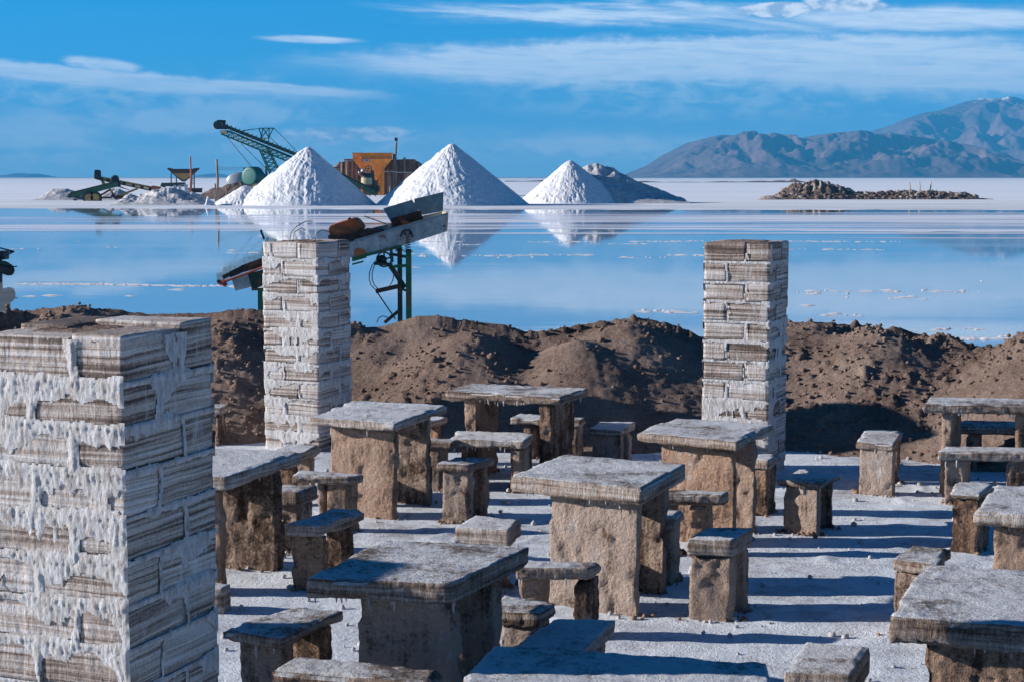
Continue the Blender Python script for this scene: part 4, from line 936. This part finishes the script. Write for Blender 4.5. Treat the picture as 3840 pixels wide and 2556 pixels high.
    part('tail_red_pipe', REDP, root, lambda b: tube(b, [Y(235,1148,-.06), Y(420,1080,-.06), Y(560,1025,-.06)], .022, 8))
    part('tail_side_plate', GREYP, root, lambda b: slabpoly(b, [Y(292,1120),Y(398,1092),Y(424,1178),Y(318,1204)], t1))
    part('tail_green_plate', DGREEN, root, lambda b: slabpoly(b, [Y(398,1092,.01),Y(560,1050,.01),Y(560,1140,.01),Y(430,1200,.01),Y(420,1178,.01)], t1))
    part('tail_roller', REDP, root, lambda b: (tube(b, [Y(212,1148,-.1), Y(262,1166,-.1)], .04, 10), tube(b, [Y(240,1135,-.15), Y(250,1170,-.05)], .03, 10)))
    part('tail_motor', DGREEN, root, lambda b: (tube(b, [Y(210,1142,.1), Y(212,1150,.35)], .035, 10), beam(b, Y(240,1115,.1), Y(275,1098,.1), .15, .07)))
    part('tail_post', GREEN, root, lambda b: beam(b, Y(482,1185), Y(484,1500), .085, .1, (0,1,0)))
    part('tail_bracket', DGREEN, root, lambda b: beam(b, Y(425,1195), Y(560,1190), .04, .04))
    part('lever', BLACK, root, lambda b: beam(b, Y(484,806,.3), Y(507,868,.3), .035, .035))
feeder()

# ------------------------------------------------------------------ machine at the left edge
def left_machine():
    D = 55.0; K = lambda u, v, d=0: at(u*.1914, 900+v*.1914, D=D+d)
    root = empty('tank_machine', at(-30, 1053, z=ZW), 0, 'black drum machine with a triangular arm at the left edge, standing in the brine', 'mining machine')
    def drum(b):
        prof = [(-500,330),(0,405),(75,400),(210,465),(275,530),(295,580),(285,640),(255,690),(200,712),(120,690),(0,655),(-500,560)]
        a = [K(u, v, -.4) for u, v in prof]; c = [K(u*1.0, v, .5) for u, v in prof]; loft(b, a, c, True, True)
        bmesh.ops.bevel(b, geom=b.edges[:], offset=.05, segments=3, affect='EDGES')
    part('drum', BLACK, root, drum, True)
    part('green_band', DGREEN, root, lambda b: slabpoly(b, [K(-500,345,-.43),K(0,415,-.43),K(200,470,-.43),K(195,500,-.43),K(0,470,-.43),K(-500,400,-.43)], (0,.02,0)))
    part('housing', BLACK, root, lambda b: slabpoly(b, [K(-400,230),K(70,222),K(72,390),K(-400,380)], (0,.6,0)))
    part('arm', BLACK, root, lambda b: (beam(b, K(-100,135), K(275,228), .05, .045), beam(b, K(60,252), K(275,230), .05, .045), beam(b, K(70,332), K(275,232), .05, .04)))
    part('axle_stub', BLACK, root, lambda b: tube(b, [K(250,525), K(335,520)], .02, 8))
    part('post', BLACK, root, lambda b: beam(b, K(0,640), K(0,860), .13, .12, (0,1,0)))
    part('post', BLACK, root, lambda b: beam(b, K(-700,640), K(-700,860), .13, .12, (0,1,0)))
left_machine()

# ------------------------------------------------------------------ far salt works
def lattice(bm, a0, a1, b0, b1, n, w_, yd):
    """box truss between a top line a0-a1 and bottom line b0-b1, two faces yd apart"""
    o = Vector((0, yd, 0))
    for off in (Vector((0,0,0)), o):
        beam(bm, a0+off, a1+off, w_); beam(bm, b0+off, b1+off, w_)
        for i in range(n):
            f, g = i/n, (i+1)/n; m_ = (f+g)/2
            p, q, r_ = b0.lerp(b1, f)+off, a0.lerp(a1, m_)+off, b0.lerp(b1, g)+off
            beam(bm, p, q, w_*.6); beam(bm, q, r_, w_*.6)
    for i in range(n+1): f = i/n; beam(bm, a0.lerp(a1, f), a0.lerp(a1, f)+o, w_*.6); beam(bm, b0.lerp(b1, f), b0.lerp(b1, f)+o, w_*.6)
def boom():
    D = 235; Bp = lambda u, v, d=0: zat('B', u, v, D=D+d)
    root = empty('conveyor_boom', at(1010, 752, D=D), 0, 'long green lattice conveyor boom rising leftwards over the salt cone', 'conveyor')
    part('truss', GREEN, root, lambda b: lattice(b, Bp(270,285), Bp(1500,800), Bp(200,345), Bp(1420,850), 16, .14, 1.6))
    part('belt', BLACK, root, lambda b: beam(b, Bp(265,222,.8), Bp(1500,715,.8), 1.7, .42))
    part('return_belt', RUSTD, root, lambda b: beam(b, Bp(330,305,.8), Bp(1500,785,.8), 1.4, .22))
    for k in range(19):
        f = k/18; p = Bp(300+f*1150, 215+f*462, -.1); part('idler_bracket', GREEN, root, lambda b: beam(b, p+Vector((0,0,.25)), p+Vector((0,0,-.5)), .13, .1))
    part('head_drum', DGREEN, root, lambda b: (tube(b, [Bp(150,205,-.4), Bp(150,205,2)], .62, 20), tube(b, [Bp(225,160,.2), Bp(270,165,.2)], .33, 10)), False)
    part('head_roller', BLACK, root, lambda b: beam(b, Bp(165,235,-.2), Bp(290,235,-.2), 1.2, .65))
    part('head_motor', BLACK, root, lambda b: (beam(b, Bp(150,150,.3), Bp(255,150,.3), .8, .38), beam(b, Bp(195,140,.3), Bp(205,128,.3), .3, .25)))
    part('discharge_chute', CREAM, root, lambda b: slabpoly(b, [Bp(185,290,-.2),Bp(290,285,-.2),Bp(285,350,-.2),Bp(235,315,-.2),Bp(195,345,-.2)], (0,1.2,0)))
    part('sign', STEEL, root, lambda b: slabpoly(b, [Bp(388,335,-.15),Bp(450,350,-.15),Bp(450,385,-.15),Bp(388,368,-.15)], (0,.05,0)))
    def mast(b):
        for d in (0, 1.6):
            beam(b, Bp(785,255,d), Bp(1025,255,d), .14)
            for p in (((790,255),(835,410)), ((850,255),(825,405)), ((950,255),(940,430)), ((1010,255),(935,410)), ((835,410),(945,410)), ((850,255),(945,400)), ((945,255),(830,395)), ((940,430),(930,470)), ((830,400),(830,440))): beam(b, Bp(*p[0], d), Bp(*p[1], d), .13)
        for q in ((785,255),(1025,255),(835,410),(940,430)): beam(b, Bp(*q, -.06), Bp(*q, 1.66), .1)
    part('mast', GREEN, root, mast)
    part('support_leg', GREEN, root, lambda b: lattice(b, Bp(920,580), Bp(1125,985), Bp(800,600), Bp(990,1035), 7, .16, 1.6))
    def cables(b):
        for p, q in (((800,258),(480,305)), ((800,258),(540,290)), ((1020,258),(1170,400)), ((1170,400),(1400,645)), ((880,320),(1100,525)), ((300,395),(690,870)), ((510,490),(980,960))): tube(b, [Bp(*p,.5), Bp(*q,.5)], .04, 4)
    part('cable', BLACK, root, cables)
boom()
def hopper_works():
    D = 300; Hh = lambda u, v, d=0: zat('H', u, v, D=D+d); gy = 1090
    root = empty('feed_hopper', Hh(930, gy), 0, 'large orange steel feed hopper between the two tall salt cones', 'hopper')
    def box(b):
        top = [Hh(578,356,-.5),Hh(1278,360,-.5),Hh(1278,360,7),Hh(578,356,7)]; mid = [Hh(578,465,-.5),Hh(1278,455,-.5),Hh(1278,455,7),Hh(578,465,7)]
        low = [Hh(730,640,.7),Hh(1125,640,.7),Hh(1125,640,5.5),Hh(730,640,5.5)]; bot = [Hh(860,830,1.5),Hh(1010,830,1.5),Hh(1010,830,4),Hh(860,830,4)]
        loft(b, top, mid); loft(b, mid, low); loft(b, low, bot)
    part('bin', ORANGE, root, box)
    part('rim', ORANGE, root, lambda b: (beam(b, Hh(570,356,-.6), Hh(1285,360,-.6), .35, .25), beam(b, Hh(578,360,7), Hh(1278,360,7), .3, .25), beam(b, Hh(575,452,-.6), Hh(1280,446,-.6), .2, .12)))
    for u in (735, 905, 1080): part('stiffener', ORANGE, root, lambda b: beam(b, Hh(u,362,-.6), Hh(u,460,-.6), .22, .2))
    part('label_plate', STEEL, root, lambda b: slabpoly(b, [Hh(765,460,-.75),Hh(877,460,-.75),Hh(877,498,-.75),Hh(765,498,-.75)], (0,.05,0)))
    part('label_lettering', simple('blue_print', (.02,.08,.3), .6), root, lambda b: (beam(b, Hh(788,478,-.78), Hh(855,478,-.78), .02, .13),))
    for u, d in ((1112, 0), (1055, 4), (760, 0), (745, 5)): part('leg', ORANGE, root, lambda b: beam(b, Hh(u,460 if u in (745,) else 600,d), Hh(u-6,gy,d), .55 if u == 1112 else .4))
    part('side_brace', ORANGE, root, lambda b: (beam(b, Hh(735,370,-.7), Hh(722,700,-.7), .2), beam(b, Hh(590,470,-.5), Hh(715,620,-.5), .2)))
    w_ = empty('timber_wall', Hh(1000, gy, 8), 0, 'stepped retaining wall of brown planks behind the orange hopper', 'wall')
    n = 0; rg = random.Random(2)
    def pl(u0, u1, v0, v1, d):
        v = v0
        while v < v1-8:
            hgt = 27+rg.random()*5; o = part('plank', PLANK, w_, lambda b: beam(b, Hh(u0+rg.uniform(-8,4),v+hgt/2,d+rg.uniform(-.1,.1)), Hh(u1+rg.uniform(-4,8),v+hgt/2+rg.uniform(-3,3),d+rg.uniform(-.1,.1)), .15, (hgt-4)*.0103)); v += hgt
    pl(330, 440, 505, 1080, 7.6); pl(430, 640, 460, 1080, 7.2); pl(640, 1150, 560, 1080, 8.5); pl(1120, 1520, 465, 1080, 7.4); pl(1500, 1690, 465, 700, 7.9); pl(240, 340, 595, 1000, 8.1)
    part('backing_boards', PLANK, w_, lambda b: (beam(b, Hh(340,790,9), Hh(640,790,9), .2, 5.9), beam(b, Hh(640,830,9.2), Hh(1150,830,9.2), .2, 5.2), beam(b, Hh(1130,780,8), Hh(1515,780,8), .2, 6.2), beam(b, Hh(1500,590,8.3), Hh(1688,590,8.3), .2, 2.3)))
    for i, (u0, v0, u1, v1, d) in enumerate(((385,505,385,700,7.3),(470,485,478,780,6.6),(488,485,490,780,6.7),(568,485,572,850,6.8),(648,520,652,700,6.9),(1305,365,1300,1060,6.7),(1345,560,1350,1060,6.7),(1493,425,1500,1060,6.7),(1200,640,1205,1070,6.8))):
        part('post', WOODP, w_, lambda b: tube(b, [Hh(u0,v0,d), Hh(u1,v1+240,d)], .19, 7))
    part('walkway', WOODP, w_, lambda b: (beam(b, Hh(420,460,6.9), Hh(580,462,6.9), .8, .12), beam(b, Hh(1270,446,6.9), Hh(1380,446,6.9), .8, .12), beam(b, Hh(1450,462,7.2), Hh(1690,468,7.2), .5, .12), beam(b, Hh(440,655,6.7), Hh(700,650,6.7), .12, .1)))
    hump([(1200+u*.2122, 500+v*.2122) for u, v in ((1400,1060),(1480,490),(1600,470),(1680,475),(1760,505),(1830,560),(1950,700),(2150,1000))], 312, 3.5, 'dark earth ramp behind the timber wall', 51, RUBBLE, 'earth_ramp', .35, 'mound', None, 80)
    hump([(1200+u*.2122, 500+v*.2122) for u, v in ((120,1000),(220,600),(260,575),(310,545),(360,520),(420,530),(500,1000))], 313, 3, 'pale earth heap at the left end of the timber wall', 52, RUBB2, 'earth_heap', .35, 'mound', None, 60)
    c = empty('lamp_pole', Hh(1325, 460, 6), 0, 'leaning pole with a black lamp box on top beside the orange hopper', 'pole')
    part('pole', WOODP, c, lambda b: tube(b, [Hh(1320,600,6), Hh(1352,148,6)], .22, 8, .18)); part('lamp_box', BLACK, c, lambda b: (beam(b, Hh(1320,105,6), Hh(1372,108,6), .7, .5), beam(b, Hh(1345,95,6), Hh(1348,140,6), .4, .4)))
    p_ = empty('pipe_line', Hh(1240, 960, 2), 0, 'thin pale pipe sagging past the hopper on a wooden prop', 'pipe')
    part('pipe', STEEL, p_, lambda b: tube(b, [Hh(940,690,2),Hh(1080,688,2),Hh(1240,675,2),Hh(1400,692,2),Hh(1620,688,2)], .09, 6)); part('prop', WOODP, p_, lambda b: tube(b, [Hh(1236,660,2), Hh(1243,1040,2)], .2, 6))
    e = empty('diesel_crusher', Hh(850, 1080, -6), 0, 'green engine with a round flywheel and white exhaust in front of the orange hopper', 'mining machine')
    def fw(b):
        c_ = Hh(857,630,-6); n = 20
        ring = lambda r, y: [c_+Vector((math.cos(a)*r, y, math.sin(a)*r)) for a in [2*math.pi*k/n for k in range(n)]]
        loft(b, ring(.62,0), ring(.62,.3)); loft(b, ring(.62,0), ring(.48,0)); loft(b, ring(.48,0), ring(.48,.3))
        for k in range(5): a = k*1.2566+.4; beam(b, c_+Vector((0,.12,0)), c_+Vector((math.cos(a)*.5, .12, math.sin(a)*.5)), .12, .12, (0,1,0))
    part('flywheel', GREEN, e, fw)
    part('exhaust', STEEL, e, lambda b: (tube(b, [Hh(785,640,-6), Hh(740,690,-6)], .36, 10), tube(b, [Hh(685,680,-6), Hh(692,720,-6), Hh(730,745,-6)], .13, 8)), True)
    part('engine_drum', CREAM, e, lambda b: tube(b, [Hh(825,905,-6), Hh(828,790,-6)], 1.0, 16), False)
    part('drum_lid', BLACK, e, lambda b: (tube(b, [Hh(828,792,-6), Hh(828,760,-6)], .95, 16), beam(b, Hh(730,720,-6), Hh(900,740,-6), 1.0, .6)))
    part('frame', DGREEN, e, lambda b: (beam(b, Hh(925,660,-6), Hh(965,1040,-6), .5, .4, (0,1,0)), beam(b, Hh(895,700,-5), Hh(900,1050,-5), .3), beam(b, Hh(740,960,-6), Hh(980,1040,-6), .5, .35), beam(b, Hh(720,760,-5), Hh(715,960,-5), .2), beam(b, Hh(905,900,-6), Hh(1010,1080,-6), .4, .4)))
    part('hopper_mouth', DGREEN, e, lambda b: beam(b, Hh(1010,925,-5), Hh(1010,1035,-5), .9, 1.2, (0,1,0)))
    f = empty('loading_conveyor', Hh(700, 1080, -9), 0, 'dark green loading conveyor sloping down behind the boom cone to the crusher', 'conveyor')
    part('truss', GREEN, f, lambda b: lattice(b, Hh(380,740,-9), Hh(1000,1055,-9), Hh(380,790,-9), Hh(960,1095,-9), 12, .16, 1.4))
    part('belt', BLACK, f, lambda b: beam(b, Hh(370,715,-8.3), Hh(960,1010,-8.3), 1.3, .35))
    for u, v in ((860,1000),(760,960),(960,1040)): part('support_leg', GREEN, f, lambda b: beam(b, Hh(u,v,-9), Hh(u+25,1115,-9), .18))
hopper_works()
def left_works():
    Pp = lambda u, v, D, d=0: zat('P', u, v, D=D+d)
    D = 236; r_ = empty('tipped_conveyor', Pp(520, 455, D), 0, 'green trough conveyor tipped down to the left on yellow wheels', 'conveyor')
    part('trough', GREEN, r_, lambda b: slabpoly(b, [Pp(385,395,D),Pp(400,430,D),Pp(430,432,D),Pp(838,322,D),Pp(835,280,D),Pp(800,282,D)], (0,1.6,0)))
    part('trough_lip', DGREEN, r_, lambda b: beam(b, Pp(385,388,D,-.05), Pp(830,278,D,-.05), .2, .25))
    part('mouth', RUSTD, r_, lambda b: (beam(b, Pp(372,400,D,.3), Pp(395,425,D,.3), .6, .5), beam(b, Pp(345,425,D,.3), Pp(390,415,D,.3), .3, .15)))
    for u in (577, 638):
        def wh(b, r0=.93, y0=-.3, y1=.1): c = Pp(u,437,D); tube(b, [c+Vector((0,y0,0)), c+Vector((0,y1,0))], r0, 18)
        tyre = part('wheel', BLACK, r_, lambda b: wh(b)); part('rim', YEL, tyre, lambda b: None) if False else None
        rim = part('rim', YEL, r_, lambda b: wh(b, .62, -.36, .0))
    part('chassis', RUSTD, r_, lambda b: (beam(b, Pp(430,432,D), Pp(800,432,D), .25), beam(b, Pp(650,430,D), Pp(790,350,D), .25), beam(b, Pp(420,455,D), Pp(450,455,D), .6, .2)))
    D = 240; c = empty('screening_conveyor', Pp(850, 440, D), 0, 'spindly yellow and rust conveyor sloping right with a motor frame at its top', 'conveyor')
    part('beam_frame', YEL, c, lambda b: (beam(b, Pp(640,225,D), Pp(1290,350,D), .35, .35), beam(b, Pp(650,245,D), Pp(1200,360,D), .3, .25)))
    part('belt', BLACK, c, lambda b: beam(b, Pp(690,228,D,.6), Pp(1200,335,D,.6), .8, .2))
    part('rollers', BLACK, c, lambda b: [beam(b, Pp(u,228+(u-690)*.21,D), Pp(u,262+(u-690)*.2,D), .45, .4) for u in (700,765,925,1020,1105,1190)])
    part('motor_frame', BLACK, c, lambda b: (beam(b, Pp(635,160,D), Pp(632,235,D), .2), beam(b, Pp(684,163,D), Pp(686,235,D), .2), beam(b, Pp(635,160,D), Pp(684,163,D), .2), beam(b, Pp(632,212,D), Pp(686,215,D), .25), beam(b, Pp(660,165,D), Pp(660,205,D), .75, .75, (0,1,0)), beam(b, Pp(628,232,D), Pp(690,235,D), .4)))
    part('drive_head', BLACK, c, lambda b: (beam(b, Pp(830,220,D,-.4), Pp(858,325,D,-.4), .9, .8, (0,1,0)), beam(b, Pp(812,222,D), Pp(850,218,D), .3)))
    part('end_box', RUST, c, lambda b: beam(b, Pp(1205,338,D,-.3), Pp(1290,350,D,-.3), .7, .75))
    part('legs', YEL, c, lambda b: (beam(b, Pp(1060,342,D), Pp(860,420,D), .28), beam(b, Pp(780,345,D), Pp(840,430,D), .25), beam(b, Pp(705,262,D), Pp(740,300,D), .2), beam(b, Pp(700,262,D), Pp(715,300,D), .2)))
    part('base', RUSTD, c, lambda b: (beam(b, Pp(800,405,D), Pp(860,445,D), .7, .4), beam(b, Pp(850,430,D), Pp(940,430,D), .6, .45)))
    part('cable', BLACK, c, lambda b: (tube(b, [Pp(858,322,D), Pp(975,355,D)], .05, 4), tube(b, [Pp(860,312,D), Pp(950,348,D)], .05, 4)))
    D = 330; h = empty('rusty_hopper', Pp(1500, 380, D), 0, 'rusty funnel hopper on thin legs left of the tanks', 'hopper')
    def fun(b):
        A = [Pp(1360,145,D,-3),Pp(1680,145,D,-3),Pp(1680,145,D,3),Pp(1360,145,D,3)]; A2 = [Pp(1400,185,D,-2.6),Pp(1640,185,D,-2.6),Pp(1640,185,D,2.6),Pp(1400,185,D,2.6)]; Bq = [Pp(1505,272,D,-.5),Pp(1540,272,D,-.5),Pp(1540,272,D,.5),Pp(1505,272,D,.5)]
        loft(b, A, A2); loft(b, A2, Bq, False, True)
    part('funnel', RUSTD, h, fun); part('rim', RUSTD, h, lambda b: (beam(b, Pp(1405,158,D,-3), Pp(1640,158,D,-3), .3, .25), beam(b, Pp(1360,143,D,-3), Pp(1410,150,D,-3), .2, .4), beam(b, Pp(1620,150,D,-3), Pp(1680,143,D,-3), .2, .4)))
    part('funnel_face', YEL, h, lambda b: slabpoly(b, [Pp(1415,188,D,-2.75),Pp(1620,188,D,-2.75),Pp(1525,262,D,-.7)], (0,.05,0)))
    for u, v in ((1398,188),(1450,210),(1602,210),(1630,188)): part('leg', WOODP, h, lambda b: beam(b, Pp(u,v,D,-2.4), Pp(u-1,382,D,-2.4), .2))
    part('ladder', WOODP, h, lambda b: [beam(b, Pp(1600,y,D,-2.4), Pp(1632,y-3,D,-2.4), .15) for y in (245,262,280,298)])
    part('bed', DGREEN, h, lambda b: (beam(b, Pp(1320,298,D,-3), Pp(1535,292,D,-3), 1.5, .5), beam(b, Pp(1300,300,D,-3), Pp(1340,318,D,-3), 1.2, .7), beam(b, Pp(1345,312,D,-3), Pp(1530,316,D,-3), 1.2, .3)))
    part('platform', RUSTD, h, lambda b: (beam(b, Pp(1575,345,D,-3), Pp(1703,345,D,-3), 2, .3), [beam(b, Pp(u,345,D,-3.8), Pp(u,382,D,-3.8), .35, .1) for u in range(1580,1706,12)]))
    part('pier', STEEL, h, lambda b: [beam(b, Pp(u,300,D,-3.4), Pp(u,378,D,-3.4), .5, .5) for u in (1436,1485,1548)])
    stake('P', 1590, 378, 1590, 18, 322, 'tall rusty pole rising in front of the funnel hopper', RUST, .38, 'pole', 'pole')
    stake('P', 1860, 462, 1854, 48, 215, 'tall weathered utility pole beside the teal tank', WOODP, .36, 'pole', 'pole')
    stake('P', 1842, 468, 1838, 292, 214, 'shorter grey post next to the tall weathered pole', WOODP, .26, 'pole', 'post')
    stake('P', 1950, 420, 1951, 335, 216, 'short stub post on the dark mound left of the cone', WOODP, .3, 'pole', 'post')
    stake('P', 2346, 260, 2346, 118, 268, 'post standing just right of the teal tank', WOODP, .45, 'pole', 'post')
    wl = empty('overhead_wires', Pp(1860, 120, 230), 0, 'sagging overhead wires running right from the tall weathered pole', 'wires')
    for j in range(3): part('wire', BLACK, wl, lambda b: tube(b, [Pp(1862+(2346-1862)*i/10, 122+j*14+28*4*(i/10)*(1-i/10)*.35, 215+50*i/10) for i in range(11)], .018, 4))
    D = 268; t = empty('teal_tank', Pp(2200, 300, D), 0, 'round teal plastic water tank lying on the earth mound', 'tank')
    def tank(b):
        ax = Vector((.55, 1, 0)).normalized(); c0 = Pp(2180,222,D,-1.4); s = Vector((ax.y, -ax.x, 0)); rr = [.0, 1.2, 1.55, 1.66, 1.70, 1.70, 1.66, 1.5, 1.1, 0.01]; yy = [-.1, -.06, .0, .12, .3, 3.0, 3.2, 3.4, 3.5, 3.55]
        rr = [r*.93 for r in rr]; rings = []
        for r, y in zip(rr, yy): rings.append([b.verts.new(c0+ax*y*.62+(s*math.cos(a)+Vector((0,0,1))*math.sin(a))*max(r,.01)) for a in [2*math.pi*k/32 for k in range(32)]])
        for i in range(len(rings)-1):
            for k in range(32): b.faces.new((rings[i][k], rings[i][(k+1)%32], rings[i+1][(k+1)%32], rings[i+1][k]))
    part('shell', TEAL, t, tank, True)
    part('rib', TEAL, t, lambda b: None if False else tube(b, [Pp(2290,150,D,-1.0), Pp(2335,200,D,-1.0), Pp(2345,260,D,-1)], .10, 6))
    part('filler_neck', TEAL, t, lambda b: (beam(b, Pp(2128,152,D,-.4), Pp(2150,152,D,-.4), 1, .6), beam(b, Pp(2135,138,D,-.4), Pp(2150,138,D,-.4), .4, .25), beam(b, Pp(2230,143,D,0), Pp(2270,140,D,0), .6, .25)))
    s_ = empty('silver_tank', Pp(2040, 290, D+4), 0, 'silver and cream tank partly hidden behind the teal one', 'tank')
    def st(b):
        c0 = Pp(2070,268,D,1.5); n = 20
        def ring(y, r): return [c0+Vector((math.cos(a)*r*1.35, y, math.sin(a)*r)) for a in [2*math.pi*k/n for k in range(n)]]
        loft(b, ring(0, 1.1), ring(.4, 1.45), True); loft(b, ring(.4, 1.45), ring(3, 1.45), False, True)
    part('shell', STEEL, s_, st, True)
    part('cradle', CREAM, s_, lambda b: slabpoly(b, [Pp(1985,302,D,2),Pp(1998,275,D,2),Pp(2040,262,D,2),Pp(2092,264,D,2),Pp(2105,300,D,2)], (0,2,0)))
left_works()

# ------------------------------------------------------------------ small things on the pillars
def twigs():
    def wire(pts, m, r, name, label, cat):
        p0 = Vector(pts[0]); bm = bmesh.new(); tube(bm, [Vector(p)-p0 for p in pts], r, 5)
        return tag(bm_obj(name, bm, m, None, True, p0), label, cat)
    Dn = 6.72
    wire([at(*p, D=Dn-.0) for p in ((-30,1460),(40,1520),(60,1565),(110,1600),(150,1625),(200,1642),(250,1655),(310,1650),(380,1680),(450,1715))], BLACK, .0035, 'dry_twig', 'thin black twig curling across the front of the nearest pillar', 'twig')
    wire([at(*p, D=Dn-.0) for p in ((255,1640),(240,1700),(238,1770),(205,1840),(150,1890),(110,1960),(75,2050),(30,2130),(-20,2200))], BLACK, .003, 'dry_twig', 'long thin twig hanging down the lower front of the nearest pillar', 'twig')
    b = Vector(at(1085, 900, D=16.9)); z = 2.16
    wire([b+Vector(q) for q in ((0,0,-.03),(.02,.02,.08),(.08,.0,.14),(.17,.03,.19),(.24,0,.19))], BLACK, .0045, 'bent_wire', 'thin bent wire sprouting left on top of the middle pillar', 'wire')
    wire([b+Vector(q) for q in ((.03,.03,-.03),(.05,.02,.08),(.12,.05,.12),(.16,.02,.10))], BLACK, .0045, 'bent_wire', 'short bent wire beside the sprouting one on the middle pillar', 'wire')
    wire([b+Vector(q) for q in ((.26,0,-.03),(.27,.02,.06),(.33,.02,.10),(.42,.03,.08),(.46,.03,.0))], BLACK, .0045, 'wire_loop', 'low wire loop at the right on top of the middle pillar', 'wire')
twigs()
